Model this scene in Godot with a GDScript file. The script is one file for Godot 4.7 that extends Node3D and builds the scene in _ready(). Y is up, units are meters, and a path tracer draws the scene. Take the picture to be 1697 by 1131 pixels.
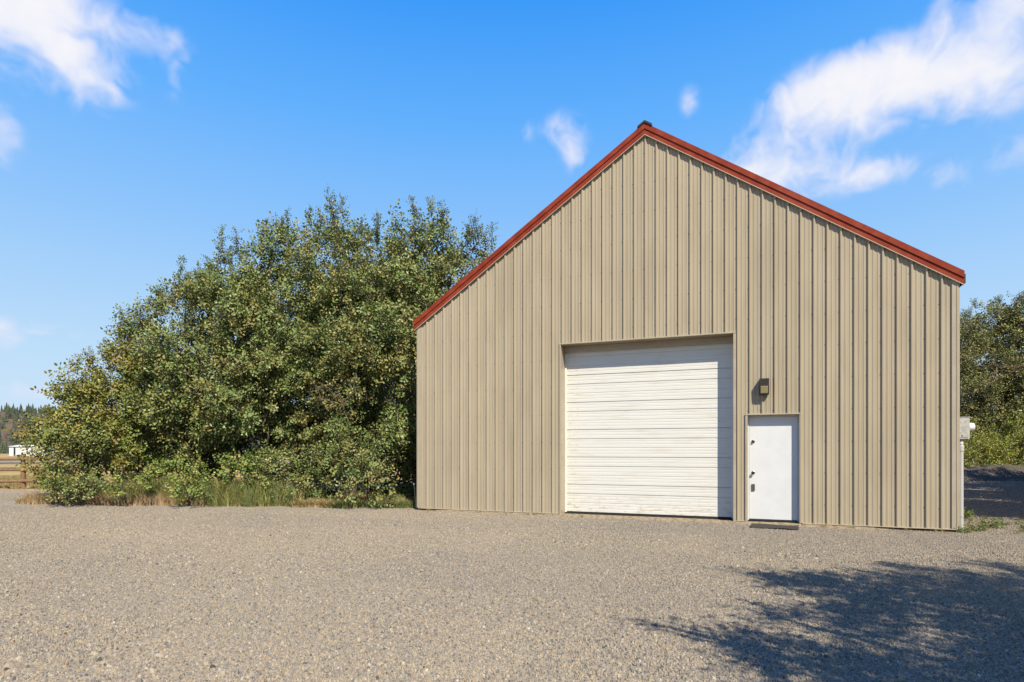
extends Node3D
# A tan metal barn on a gravel yard, a thicket beside it, a lane and trees beyond.

const WIDE := 10.97          # width of the barn's gable wall, wall plane z = 0
const PEAK := 8.29           # outer top of the rake trim
const PITCH := 0.669
const GROUND := -0.06
const SUN := Vector3(0.873, 1.428, 1.0)   # towards the sun

const THICKET := [
	{"p": Vector3(-9.74, -0.06, 1.39), "pal": "olive", "seed": 11, "label": "leafy tree with yellowing olive leaves at the fence end of the thicket", "b": [
		[-10.95, 2.09, 1.85, 0.47], [-10.23, 2.68, 1.58, 0.69], [-10.12, 1.32, 1.96, 0.65], [-10.25, 3.23, 1.15, 0.69], [-9.28, 2.43, 1.21, 0.95], [-8.91, 1.24, 1.71, 0.90], [-9.47, 3.34, 0.64, 0.86], [-9.44, 4.20, 0.20, 0.73], [-10.02, 0.84, 2.25, 0.43], [-8.73, 2.82, 0.35, 1.03], [-9.21, 0.68, 2.15, 0.52], [-10.62, 1.66, 2.05, 0.52], [-11.41, 2.10, 1.81, 0.30], [-9.21, 2.06, 1.83, 0.77], [-8.76, 1.74, 1.23, 0.86]]},
	{"p": Vector3(-7.89, -0.06, 0.03), "pal": "mid", "seed": 12, "label": "broad tree with blue-green leaves where the thicket begins to climb", "b": [
		[-8.95, 4.99, 0.01, 0.95], [-9.18, 4.42, 0.31, 0.72], [-8.28, 5.85, -0.46, 0.90], [-7.74, 4.35, 0.19, 1.08], [-7.26, 5.13, -0.42, 1.08], [-7.89, 3.11, 0.46, 1.08], [-6.67, 3.43, 0.21, 1.17], [-7.40, 2.36, 0.27, 1.17], [-7.59, 6.27, -0.94, 0.81], [-6.03, 2.50, 0.28, 0.90]]},
	{"p": Vector3(-5.66, -0.06, -0.93), "pal": "mid", "seed": 13, "label": "tall dense tree forming the middle crest of the thicket", "b": [
		[-6.66, 6.36, -0.87, 0.92], [-5.96, 6.97, -1.35, 1.01], [-6.02, 4.97, -0.47, 1.20], [-5.19, 5.55, -1.01, 1.29], [-5.15, 3.68, -0.27, 1.20], [-5.54, 2.98, 0.20, 0.92], [-5.74, 7.47, -1.87, 0.83], [-4.92, 2.70, -0.25, 1.01], [-4.18, 4.05, -0.86, 1.20], [-4.64, 3.09, -0.89, 1.01]]},
	{"p": Vector3(-3.44, -0.06, -1.68), "pal": "mid", "seed": 14, "label": "tallest olive green tree of the thicket with upright shoots on its crown", "b": [
		[-4.53, 7.36, -1.69, 0.93], [-3.82, 7.61, -2.18, 1.02], [-3.87, 6.22, -1.41, 1.21], [-2.84, 6.63, -2.02, 1.12], [-2.91, 5.06, -1.24, 1.21], [-3.44, 4.14, -0.61, 1.02], [-2.19, 4.14, -1.09, 1.12], [-3.03, 3.16, -0.87, 0.93], [-2.71, 2.44, -1.53, 1.12], [-3.93, 2.11, -1.49, 1.12]]},
	{"p": Vector3(-1.26, -0.06, -2.09), "pal": "mid", "seed": 15, "label": "tree crowding the barn's eave with twigs over the red trim", "b": [
		[-1.47, 7.64, -2.44, 0.78], [-0.91, 7.43, -3.08, 0.83], [-1.42, 6.38, -2.03, 1.10], [-0.70, 6.41, -3.06, 0.92], [-1.42, 4.87, -1.39, 1.10], [-0.57, 5.04, -1.71, 0.83], [-0.41, 7.20, -3.70, 0.60], [0.00, 7.42, -4.29, 0.32], [-1.62, 3.35, -1.09, 0.92], [-0.97, 3.08, -1.02, 0.74], [-0.90, 4.30, -1.16, 0.83], [-1.34, 1.81, -1.42, 0.92]]},
	{"p": Vector3(-9.23, -0.06, -2.99), "pal": "mid", "seed": 16, "label": "dark leafy tree standing behind the crest of the thicket", "b": [
		[-11.39, 3.04, -2.16, 1.60], [-9.82, 3.44, -2.76, 1.80], [-8.25, 4.70, -3.36, 1.80], [-10.17, 1.36, -2.09, 1.50], [-8.41, 2.19, -2.98, 1.70], [-11.23, 1.36, -1.15, 1.30]]},
	{"p": Vector3(-4.92, -0.06, -4.65), "pal": "mid", "seed": 17, "label": "dark leafy tree standing in the shade between thicket and barn", "b": [
		[-6.68, 4.91, -3.97, 1.80], [-4.92, 6.17, -4.65, 1.80], [-3.47, 4.42, -4.67, 1.70], [-5.77, 1.95, -3.78, 1.70], [-3.57, 1.94, -4.09, 1.60], [-1.57, 0.63, -2.61, 0.70], [-2.20, 0.98, -2.80, 1.10], [-1.67, 2.25, -2.79, 0.80], [-3.10, 6.57, -5.24, 1.50]]},
]
const BUSHES := [
	{"p": Vector3(-9.28, -0.06, 2.39), "pal": "mid", "seed": 21, "label": "low dark green bush under the olive tree beside the fence", "b": [
		[-9.32, 0.64, 2.51, 0.42], [-8.59, 0.57, 2.45, 0.40], [-9.23, 1.03, 2.26, 0.50], [-8.61, 0.72, 2.13, 0.40], [-9.43, 0.44, 2.66, 0.28], [-8.74, 0.39, 2.50, 0.32], [-8.08, 0.48, 2.25, 0.30]]},
	{"p": Vector3(-7.30, -0.06, 0.98), "pal": "bright", "seed": 22, "label": "loose yellow-green bush rising from the tall grass", "b": [
		[-8.11, 0.97, 0.44, 0.47], [-8.89, 1.31, 0.31, 0.52], [-7.36, 1.14, 0.47, 0.47], [-6.85, 0.57, 0.70, 0.38]]},
	{"p": Vector3(-5.29, -0.06, 0.43), "pal": "bright", "seed": 23, "label": "bright green broad-leaved bush at the gravel edge in mid thicket", "b": [
		[-5.28, 0.76, 0.64, 0.43], [-5.22, 0.99, 0.18, 0.52], [-5.27, 0.37, 0.85, 0.33], [-4.76, 0.43, 0.43, 0.38], [-5.89, 0.51, 0.76, 0.38]]},
	{"p": Vector3(-3.85, -0.06, -0.13), "pal": "mid", "seed": 24, "label": "rounded grey-green bush spilling onto the gravel", "b": [
		[-4.15, 0.83, -0.01, 0.57], [-3.68, 0.99, -0.41, 0.57], [-3.63, 0.36, 0.11, 0.43], [-4.61, 0.67, 0.16, 0.47], [-4.97, 1.28, -0.13, 0.43], [-3.10, 0.43, -0.20, 0.43]]},
	{"p": Vector3(-1.49, -0.06, -0.07), "pal": "mid", "seed": 25, "label": "large-leaved vine bush next to the barn corner", "b": [
		[-1.84, 1.35, -0.05, 0.65], [-1.45, 1.67, -0.41, 0.60], [-2.34, 1.04, 0.04, 0.60], [-1.15, 0.82, -0.10, 0.50], [-1.51, 0.60, 0.15, 0.50], [-1.87, 0.37, 0.29, 0.40], [-0.96, 0.22, 0.05, 0.30], [-2.70, 1.92, -0.57, 0.50]]},
	{"p": Vector3(-7.45, -0.06, 1.90), "pal": "bright", "seed": 26, "label": "low leafy weed clump among the tall grass near the olive tree", "b": [
		[-7.60, 0.57, 1.96, 0.30], [-7.25, 0.72, 1.72, 0.35], [-7.62, 0.35, 2.18, 0.22]]},
	{"p": Vector3(-5.83, -0.06, 1.38), "pal": "bright", "seed": 27, "label": "sprawling weedy clump where tall grass meets the broad-leaved bush", "b": [
		[-5.97, 0.50, 1.44, 0.33], [-5.37, 0.35, 1.42, 0.28], [-6.16, 0.31, 1.72, 0.22], [-6.02, 0.79, 1.03, 0.35]]},
	{"p": Vector3(-0.95, -0.06, -0.07), "pal": "bright", "seed": 28, "label": "fresh yellow-green seedling bush at the foot of the vine bush", "b": [
		[-1.00, 0.27, 0.06, 0.25], [-0.81, 0.41, -0.12, 0.25], [-1.19, 0.19, 0.24, 0.20]]},
]
const LANE_TREES := [
	{"p": Vector3(19.08, -0.06, -28.34), "pal": "rmid", "seed": 31, "label": "hawthorn-like tree behind the electric meter", "b": [
		[18.43, 7.45, -28.63, 2.09], [19.75, 7.80, -29.14, 1.52], [20.39, 5.97, -28.85, 1.90], [19.07, 4.53, -27.80, 2.09], [20.67, 3.84, -28.42, 1.71], [18.11, 2.81, -27.43, 1.90], [20.25, 8.51, -29.33, 0.85]]},
	{"p": Vector3(22.18, -0.06, -29.53), "pal": "rmid", "seed": 32, "label": "tall dark tree with a patch of brown dead twigs across the lane", "b": [
		[21.40, 8.69, -29.77, 1.42], [22.39, 8.16, -30.15, 1.90], [21.85, 5.97, -29.41, 2.09], [22.60, 4.87, -29.16, 2.09], [21.48, 3.15, -28.73, 1.71], [23.55, 6.74, -30.60, 2.09], [22.77, 9.24, -30.40, 0.95]]},
	{"p": Vector3(25.16, -0.06, -30.15), "pal": "rmid", "seed": 33, "label": "olive tree further along the lane hedge", "b": [
		[24.13, 8.76, -30.28, 2.09], [25.76, 7.36, -30.91, 2.47], [24.52, 4.87, -29.90, 2.47], [26.77, 5.56, -30.76, 2.47]]},
]
const LANE_BUSHES := [
	{"p": Vector3(19.01, -0.06, -25.74), "pal": "yell", "seed": 41, "label": "yellow-green bush at the foot of the lane trees behind the meter", "b": [
		[18.40, 1.30, -25.51, 1.30], [19.24, 1.79, -26.05, 1.20], [19.16, 0.66, -25.37, 1.00], [18.05, 0.19, -24.73, 0.80]]},
	{"p": Vector3(20.76, -0.06, -26.63), "pal": "yell", "seed": 42, "label": "sunlit yellow-green bush under the tall dark lane tree", "b": [
		[20.30, 1.30, -26.46, 1.20], [21.30, 1.79, -27.05, 1.20], [20.74, 0.82, -26.20, 1.00], [19.76, 0.50, -25.60, 0.80], [21.63, 2.96, -27.61, 0.90]]},
	{"p": Vector3(22.74, -0.06, -27.39), "pal": "yell", "seed": 43, "label": "yellow-green bush beyond the lane trees", "b": [
		[22.28, 1.47, -27.22, 1.30], [23.45, 1.63, -27.88, 1.30], [22.69, 0.66, -26.95, 1.00]]},
]

var rng := RandomNumberGenerator.new()
var taken := {}
var M := {}

# ------------------------------------------------------------------ helpers
func numbered(called: String) -> String:
	var n: int = taken.get(called, 0)
	taken[called] = n + 1
	return called if n == 0 else "%s_%03d" % [called, n]

func thing(called: String, label: String, category: String, at := Vector3.ZERO, group := "") -> Node3D:
	var o := Node3D.new()
	o.name = numbered(called)
	add_child(o)
	o.position = at
	o.set_meta("label", label)
	o.set_meta("category", category)
	if group != "":
		o.set_meta("group", group)
	return o

func new_st() -> SurfaceTool:
	var st := SurfaceTool.new()
	st.begin(Mesh.PRIMITIVE_TRIANGLES)
	st.set_smooth_group(-1)
	return st

func part(called: String, st: SurfaceTool, mat: Material, parent: Node) -> MeshInstance3D:
	st.generate_normals()
	return show_mesh(called, st.commit(), mat, parent)

func show_mesh(called: String, mesh: Mesh, mat: Material, parent: Node) -> MeshInstance3D:
	var o := MeshInstance3D.new()
	o.name = numbered(called) if parent == self else called
	o.mesh = mesh
	if mat:
		o.material_override = mat
	parent.add_child(o, true)
	return o

func structure(called: String, st: SurfaceTool, mat: Material) -> MeshInstance3D:
	var o := part(called, st, mat, self)
	o.set_meta("kind", "structure")
	return o

func tri(st: SurfaceTool, a: Vector3, b: Vector3, c: Vector3) -> void:
	# counter-clockwise as seen from outside; Godot wants clockwise
	st.add_vertex(a); st.add_vertex(c); st.add_vertex(b)

func quad(st: SurfaceTool, a: Vector3, b: Vector3, c: Vector3, d: Vector3) -> void:
	tri(st, a, b, c); tri(st, a, c, d)

func box(st: SurfaceTool, lo: Vector3, hi: Vector3, ch := 0.0) -> void:
	# chamfered box
	if ch <= 0.0:
		var p := [Vector3(lo.x, lo.y, lo.z), Vector3(hi.x, lo.y, lo.z), Vector3(hi.x, hi.y, lo.z), Vector3(lo.x, hi.y, lo.z),
			Vector3(lo.x, lo.y, hi.z), Vector3(hi.x, lo.y, hi.z), Vector3(hi.x, hi.y, hi.z), Vector3(lo.x, hi.y, hi.z)]
		quad(st, p[4], p[5], p[6], p[7]); quad(st, p[1], p[0], p[3], p[2])
		quad(st, p[5], p[1], p[2], p[6]); quad(st, p[0], p[4], p[7], p[3])
		quad(st, p[7], p[6], p[2], p[3]); quad(st, p[0], p[1], p[5], p[4])
		return
	var c := (lo + hi) * 0.5
	var h := (hi - lo) * 0.5
	var i := h - Vector3.ONE * ch
	# faces
	for ax in 3:
		for s in [-1.0, 1.0]:
			var u := (ax + 1) % 3
			var v := (ax + 2) % 3
			var f := []
			for k in [[-1.0, -1.0], [1.0, -1.0], [1.0, 1.0], [-1.0, 1.0]]:
				var p := Vector3.ZERO
				p[ax] = h[ax] * s; p[u] = i[u] * k[0]; p[v] = i[v] * k[1]
				f.append(c + p)
			if s > 0: quad(st, f[0], f[1], f[2], f[3])
			else: quad(st, f[3], f[2], f[1], f[0])
	# edges
	for ax in 3:
		var u := (ax + 1) % 3
		var v := (ax + 2) % 3
		for k in [[-1.0, -1.0], [1.0, -1.0], [1.0, 1.0], [-1.0, 1.0]]:
			var e := []
			for s in [-1.0, 1.0]:
				var p := Vector3.ZERO
				p[ax] = i[ax] * s; p[u] = h[u] * k[0]; p[v] = i[v] * k[1]
				e.append(c + p)
				p[u] = i[u] * k[0]; p[v] = h[v] * k[1]
				e.append(c + p)
			if k[0] * k[1] > 0: quad(st, e[0], e[1], e[3], e[2])
			else: quad(st, e[2], e[3], e[1], e[0])
	for sx in [-1.0, 1.0]:
		for sy in [-1.0, 1.0]:
			for sz in [-1.0, 1.0]:
				var a := c + Vector3(h.x * sx, i.y * sy, i.z * sz)
				var b := c + Vector3(i.x * sx, h.y * sy, i.z * sz)
				var d := c + Vector3(i.x * sx, i.y * sy, h.z * sz)
				if sx * sy * sz > 0: tri(st, a, b, d)
				else: tri(st, a, d, b)

func tube(st: SurfaceTool, pts: Array, radii: Array, sides := 7, cap := true) -> void:
	var rings := []
	var side := Vector3.ZERO
	for k in pts.size():
		var d: Vector3 = (pts[mini(k + 1, pts.size() - 1)] - pts[maxi(k - 1, 0)]).normalized()
		if side == Vector3.ZERO:
			side = d.cross(Vector3(0.31, 0.2, 0.93)).normalized()
		side = (side - d * side.dot(d)).normalized()
		var up := d.cross(side)
		var ring := []
		for j in sides:
			var a := TAU * j / sides
			ring.append(pts[k] + (side * cos(a) + up * sin(a)) * radii[k])
		rings.append(ring)
	for k in rings.size() - 1:
		for j in sides:
			var n := (j + 1) % sides
			quad(st, rings[k][j], rings[k][n], rings[k + 1][n], rings[k + 1][j])
	if cap:
		for j in range(1, sides - 1):
			tri(st, rings[0][0], rings[0][j + 1], rings[0][j])
			var e: Array = rings[-1]
			tri(st, e[0], e[j], e[j + 1])

func lin(r: float, g: float, b: float) -> Color:
	return Color(r, g, b).linear_to_srgb()

func mat(c: Color, rough := 0.7, metal := 0.0) -> StandardMaterial3D:
	var m := StandardMaterial3D.new()
	m.albedo_color = c
	m.roughness = rough
	m.metallic = metal
	return m

func noise_tex(freq: float, colors: Array, offsets: Array, size := 512, seed_no := 1, kind := FastNoiseLite.TYPE_SIMPLEX_SMOOTH, octaves := 4) -> NoiseTexture2D:
	var t := NoiseTexture2D.new()
	t.width = size; t.height = size; t.seamless = true
	var n := FastNoiseLite.new()
	n.seed = seed_no; n.noise_type = kind; n.frequency = freq; n.fractal_octaves = octaves
	t.noise = n
	var g := Gradient.new()
	g.offsets = PackedFloat32Array(offsets)
	g.colors = PackedColorArray(colors)
	t.color_ramp = g
	return t

func world_mat(tex: Texture2D, metres: float, rough := 0.8) -> StandardMaterial3D:
	var m := mat(Color.WHITE, rough)
	m.albedo_texture = tex
	m.uv1_triplanar = true
	m.uv1_world_triplanar = true
	m.uv1_scale = Vector3.ONE / metres
	return m

func copies(called: String, mesh: Mesh, places: Array, colors: Array, parent: Node) -> MultiMeshInstance3D:
	var mm := MultiMesh.new()
	mm.transform_format = MultiMesh.TRANSFORM_3D
	mm.use_colors = colors.size() > 0
	mm.mesh = mesh
	mm.instance_count = places.size()
	for k in places.size():
		mm.set_instance_transform(k, places[k])
		if colors.size() > 0:
			mm.set_instance_color(k, colors[k])
	var o := MultiMeshInstance3D.new()
	o.name = numbered(called) if parent == self else called
	o.multimesh = mm
	o.set_meta("kind", "stuff")
	parent.add_child(o, true)
	return o

func rand_dir() -> Vector3:
	var z := rng.randf_range(-1, 1)
	var a := rng.randf() * TAU
	var r := sqrt(1 - z * z)
	return Vector3(r * cos(a), z, r * sin(a))

func facing(y_dir: Vector3, spin: float, size: float) -> Basis:
	var y := y_dir.normalized()
	var x := y.cross(Vector3(0.21, 0.31, 0.92)).normalized()
	var z := x.cross(y)
	return Basis(x * cos(spin) + z * sin(spin), y, z * cos(spin) - x * sin(spin)).scaled_local(Vector3.ONE * size)

# ------------------------------------------------------------------ scene
func _ready() -> void:
	rng.seed = 20
	set_camera()
	set_sky()
	set_sun()
	make_materials()
	build_ground()
	build_barn()
	build_vegetation()
	build_distance()
	build_details()

func set_camera() -> void:
	var cam := Camera3D.new()
	cam.name = "camera"
	cam.projection = Camera3D.PROJECTION_FRUSTUM
	cam.near = 0.1
	cam.far = 6000.0
	cam.size = 0.1 * 1131.0 / 975.0
	cam.frustum_offset = Vector2(0, 0.1 * 181.5 / 975.0)
	add_child(cam)
	cam.position = Vector3(7.32, 1.40, 12.61)
	cam.rotation_degrees = Vector3(0, 21.04, 0)
	cam.current = true

func smooth(a: float, b: float, x: float) -> float:
	var t := clampf((x - a) / (b - a), 0, 1)
	return t * t * (3 - 2 * t)

func air(el: float) -> Color:
	# clear air by elevation in degrees, linear
	var stops := [[0.0, Color(0.66, 0.80, 0.93)], [8.0, Color(0.51, 0.73, 0.95)], [19.0, Color(0.285, 0.565, 0.97)], [29.0, Color(0.125, 0.435, 0.98)], [38.0, Color(0.042, 0.32, 0.94)], [55.0, Color(0.022, 0.165, 0.60)], [90.0, Color(0.012, 0.085, 0.36)]]
	for k in stops.size() - 1:
		if el <= stops[k + 1][0]:
			return stops[k][1].lerp(stops[k + 1][1], (el - stops[k][0]) / (stops[k + 1][0] - stops[k][0]))
	return stops[-1][1]

func set_sky() -> void:
	# azimuth, elevation, half widths in degrees, strength
	var lobes := [
		[-64.0, 31.8, 5.6, 3.6, 1.5], [-59.6, 29.4, 3.0, 2.0, 1.0], [-56.6, 27.2, 2.2, 1.8, 0.62], [-53.2, 30.9, 2.4, 1.0, 0.6], [-50.8, 29.4, 1.2, 1.7, 0.42], [-62.3, 22.4, 1.2, 2.0, 0.7],
		[8.6, 29.2, 3.4, 1.3, 1.15], [12.6, 27.8, 3.4, 1.7, 1.35], [16.6, 26.2, 2.6, 1.7, 1.05], [5.0, 28.0, 2.4, 1.2, 0.75], [9.0, 26.4, 4.2, 1.5, 0.85], [3.2, 25.0, 3.4, 1.9, 0.66], [0.6, 23.6, 2.8, 1.6, 0.66], [-1.6, 22.6, 2.4, 1.2, 0.45], [18.0, 28.6, 2.2, 1.6, 0.7], [5.6, 22.8, 3.6, 1.5, 0.68], [10.4, 21.8, 2.6, 0.9, 0.85],
		[19.8, 30.4, 2.6, 1.5, 1.15], [15.4, 30.6, 0.9, 1.6, 0.6], [19.6, 26.4, 2.0, 2.0, 0.8], [-14.8, 27.0, 1.3, 1.7, 0.50], [-16.4, 28.6, 1.6, 1.2, 0.42], [-19.4, 28.4, 0.9, 0.8, 0.34], [-4.2, 29.6, 0.9, 1.1, 0.40], [15.6, 20.6, 1.6, 1.0, 0.5], [20.0, 21.0, 3.4, 1.2, 0.4], [-62.0, 8.5, 6.0, 1.2, 0.45], [-59.0, 4.6, 8.0, 0.8, 0.5],
	]
	var r := RandomNumberGenerator.new()
	r.seed = 77
	for k in 18:   # the same kind of cloud all round, outside the frame too
		var az := 28.0 + r.randf() * 262.0
		var el := r.randf_range(6, 62)
		for j in 3:
			lobes.append([az + r.randf_range(-6, 6), el + r.randf_range(-2.5, 2.5), r.randf_range(1.5, 6.0), r.randf_range(1.0, 2.6), r.randf_range(0.45, 1.05)])
	var n := FastNoiseLite.new()
	n.seed = 5; n.noise_type = FastNoiseLite.TYPE_SIMPLEX_SMOOTH; n.frequency = 9.5; n.fractal_octaves = 6; n.fractal_gain = 0.6
	var w := FastNoiseLite.new()
	w.seed = 9; w.noise_type = FastNoiseLite.TYPE_SIMPLEX_SMOOTH; w.frequency = 11.0; w.fractal_octaves = 3
	var wide := 3072
	var high := 1536
	var img := Image.create_empty(wide, high, false, Image.FORMAT_RGBF)
	var low := air(0)
	for y in high:
		var el := 90.0 - 180.0 * (y + 0.5) / high
		var c := air(maxf(el, 0)) if el > 0 else low
		img.fill_rect(Rect2i(0, y, wide, 1), c)
	var base := PackedFloat32Array()
	base.resize(wide * high / 2)
	for l in lobes:   # only where there are clouds
		var reach_el: float = l[3] * 2.3
		var y0 := clampi(int((90.0 - (l[1] + reach_el)) / 180.0 * high), 0, high / 2 - 1)
		var y1 := clampi(int((90.0 - (l[1] - reach_el)) / 180.0 * high), 0, high / 2 - 1)
		var spread: float = l[2] / cos(deg_to_rad(minf(l[1], 70)))*cos(deg_to_rad(minf(l[1],30)))
		var x0 := int((l[0] - spread * 2.3) / 360.0 * wide)
		var x1 := int((l[0] + spread * 2.3) / 360.0 * wide)
		for y in range(y0, y1 + 1):
			var dy: float = (90.0 - 180.0 * (y + 0.5) / high - l[1]) / l[3]
			for x in range(x0, x1 + 1):
				var dx: float = (360.0 * (x + 0.5) / wide - l[0]) / spread
				var at := y * wide + posmod(x, wide)
				base[at] += l[4] * exp(-(dx * dx + dy * dy) * 0.8)
	for y in high / 2:
		var el := deg_to_rad(90.0 - 180.0 * (y + 0.5) / high)
		var ce := cos(el)
		var c := air(rad_to_deg(el))
		for x in wide:
			var b: float = base[y * wide + x]
			if b < 0.06:
				continue
			var az := TAU * (x + 0.5) / wide
			var d := Vector3(sin(az) * ce, sin(el), -cos(az) * ce)
			d += Vector3(w.get_noise_3dv(d), w.get_noise_3dv(d + Vector3(3, 1, 7)), w.get_noise_3dv(d + Vector3(8, 5, 2))) * 0.042
			var f: float = b * 0.80 + n.get_noise_3dv(d * Vector3(1, 1.2, 1)) * 0.80 - 0.055
			if f <= 0.0:
				continue
			var a := (1.0 - exp(-1.85 * pow(f, 1.3))) * smooth(0.05, 0.4, b)
			var white := Color(0.80, 0.82, 0.98).lerp(Color(0.97, 0.945, 0.965), smooth(0.35, 1.1, f))
			img.set_pixel(x, y, c.lerp(white, a))
	var pano := PanoramaSkyMaterial.new()
	pano.panorama = ImageTexture.create_from_image(img)
	pano.energy_multiplier = 1.0 / 1.5
	var sky := Sky.new()
	sky.sky_material = pano
	var env := Environment.new()
	env.background_mode = Environment.BG_SKY
	env.sky = sky
	env.tonemap_mode = Environment.TONE_MAPPER_LINEAR
	env.tonemap_exposure = 1.5
	env.sdfgi_enabled = true
	env.ssao_enabled = true
	env.ssil_enabled = true
	var we := WorldEnvironment.new()
	we.name = "world_environment"
	we.environment = env
	add_child(we)

func set_sun() -> void:
	var sun := DirectionalLight3D.new()
	sun.name = "sun"
	sun.light_energy = 1.6
	sun.light_color = Color(1.0, 0.955, 0.86)
	sun.light_angular_distance = 0.5
	sun.shadow_enabled = true
	add_child(sun)
	sun.look_at_from_position(SUN * 20.0, Vector3.ZERO)

func make_materials() -> void:
	var tan_a := lin(0.350, 0.297, 0.216)
	M.siding = []
	for k in 3:
		var t := noise_tex(0.006, [tan_a.darkened(0.03), tan_a, tan_a.lightened(0.03)], [0.2, 0.5, 0.8], 512, 3 + k)
		var m := world_mat(t, 2.7, 0.5)
		m.metallic_specular = 0.35
		m.uv1_scale = Vector3(0.9, 0.16, 0.9)
		m.albedo_color = Color.WHITE.darkened(0.012 * k)
		M.siding.append(m)
	M.trim_tan = world_mat(noise_tex(0.01, [tan_a.darkened(0.03), tan_a.lightened(0.05)], [0.2, 0.8], 256, 8), 1.5, 0.4)
	var red := lin(0.212, 0.030, 0.012)
	M.red = world_mat(noise_tex(0.012, [red.darkened(0.08), red, red.lightened(0.05)], [0.2, 0.5, 0.8], 256, 12), 1.2, 0.5)
	M.red.metallic_specular = 0.3
	M.hem = mat(lin(0.446, 0.374, 0.288), 0.4)
	M.ridge = mat(lin(0.014, 0.014, 0.016), 0.6)
	M.screw = mat(lin(0.115, 0.094, 0.065), 0.45)
	M.skirt = world_mat(noise_tex(0.03, [lin(0.036, 0.025, 0.018), lin(0.072, 0.050, 0.032)], [0.2, 0.8], 256, 14), 0.8, 0.9)
	M.white = world_mat(noise_tex(0.01, [lin(0.575, 0.59, 0.61), lin(0.61, 0.62, 0.635)], [0.2, 0.8], 256, 15), 1.0, 0.38)
	M.strip = mat(lin(0.672, 0.655, 0.622), 0.5)
	M.rubber = mat(lin(0.014, 0.014, 0.014), 0.9)
	M.bronze = mat(lin(0.025, 0.020, 0.016), 0.42)
	M.lens = mat(lin(0.302, 0.252, 0.144), 0.28)
	M.nickel = mat(lin(0.302, 0.295, 0.288), 0.28, 0.9)
	M.dark_metal = mat(lin(0.036, 0.036, 0.036), 0.35, 0.6)
	M.grey_steel = world_mat(noise_tex(0.02, [lin(0.331, 0.317, 0.288), lin(0.432, 0.418, 0.389)], [0.3, 0.7], 256, 16), 0.5, 0.5)
	M.rust = mat(lin(0.216, 0.094, 0.036), 0.9)
	M.pvc = mat(lin(0.403, 0.396, 0.382), 0.45)
	M.glass = mat(Color(0.75, 0.78, 0.8, 0.25), 0.05)
	M.glass.transparency = BaseMaterial3D.TRANSPARENCY_ALPHA
	M.mat = world_mat(noise_tex(0.2, [lin(0.016, 0.013, 0.011), lin(0.045, 0.036, 0.028)], [0.2, 0.8], 256, 17), 0.4, 0.98)  # dark mottled tone of the sheet before the entry door
	M.door = mat(Color.WHITE, 0.42)
	M.door.albedo_texture = door_texture()
	# bark, leaves
	M.bark = world_mat(noise_tex(0.04, [lin(0.050, 0.040, 0.029), lin(0.122, 0.101, 0.079)], [0.25, 0.75], 256, 18), 0.6, 0.95)
	M.twig = mat(lin(0.108, 0.086, 0.065), 0.9)
	M.dead = mat(lin(0.216, 0.158, 0.108), 0.95)
	M.leaf = mat(Color.WHITE, 0.40)
	M.leaf.vertex_color_use_as_albedo = true
	M.leaf.backlight_enabled = true
	M.leaf.backlight = Color(0.32, 0.36, 0.1)
	M.leaf.metallic_specular = 0.4
	M.grass = mat(Color.WHITE, 0.65)
	M.grass.vertex_color_use_as_albedo = true
	M.grass.backlight_enabled = true
	M.grass.backlight = Color(0.4, 0.42, 0.2)
	M.tint = mat(Color.WHITE, 0.92)
	M.tint.vertex_color_use_as_albedo = true
	# ground
	M.gravel = world_mat(gravel_texture(), 1.3, 0.95)
	M.dirt = world_mat(noise_tex(0.03, [lin(0.144, 0.112, 0.076), lin(0.238, 0.187, 0.126), lin(0.302, 0.245, 0.166)], [0.2, 0.5, 0.85], 512, 22, FastNoiseLite.TYPE_SIMPLEX_SMOOTH, 6), 2.0, 0.95)
	M.lane = world_mat(noise_tex(0.05, [lin(0.086, 0.076, 0.065), lin(0.166, 0.144, 0.119), lin(0.245, 0.216, 0.176)], [0.15, 0.5, 0.85], 512, 23, FastNoiseLite.TYPE_SIMPLEX_SMOOTH, 6), 1.6, 0.95)
	M.soil = world_mat(noise_tex(0.04, [lin(0.043, 0.036, 0.030), lin(0.108, 0.090, 0.072)], [0.2, 0.8], 512, 24, FastNoiseLite.TYPE_SIMPLEX_SMOOTH, 6), 1.8, 0.98)
	M.field = world_mat(noise_tex(0.012, [lin(0.173, 0.151, 0.050), lin(0.331, 0.216, 0.068), lin(0.403, 0.288, 0.108), lin(0.338, 0.202, 0.079)], [0.18, 0.4, 0.62, 0.85], 1024, 25, FastNoiseLite.TYPE_SIMPLEX_SMOOTH, 6), 38.0, 0.95)
	M.hill = world_mat(noise_tex(0.02, [lin(0.058, 0.058, 0.032), lin(0.137, 0.086, 0.054)], [0.3, 0.7], 512, 26), 90.0, 0.98)
	M.wood = world_mat(noise_tex(0.03, [lin(0.144, 0.079, 0.037), lin(0.259, 0.158, 0.083)], [0.2, 0.8], 256, 27), 0.7, 0.9)
	M.faded_red = world_mat(noise_tex(0.03, [lin(0.216, 0.054, 0.043), lin(0.302, 0.086, 0.072)], [0.2, 0.8], 256, 29), 0.9, 0.9)
	M.old_wood = world_mat(noise_tex(0.03, [lin(0.072, 0.058, 0.040), lin(0.144, 0.119, 0.086)], [0.2, 0.8], 256, 28), 0.7, 0.9)

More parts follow.
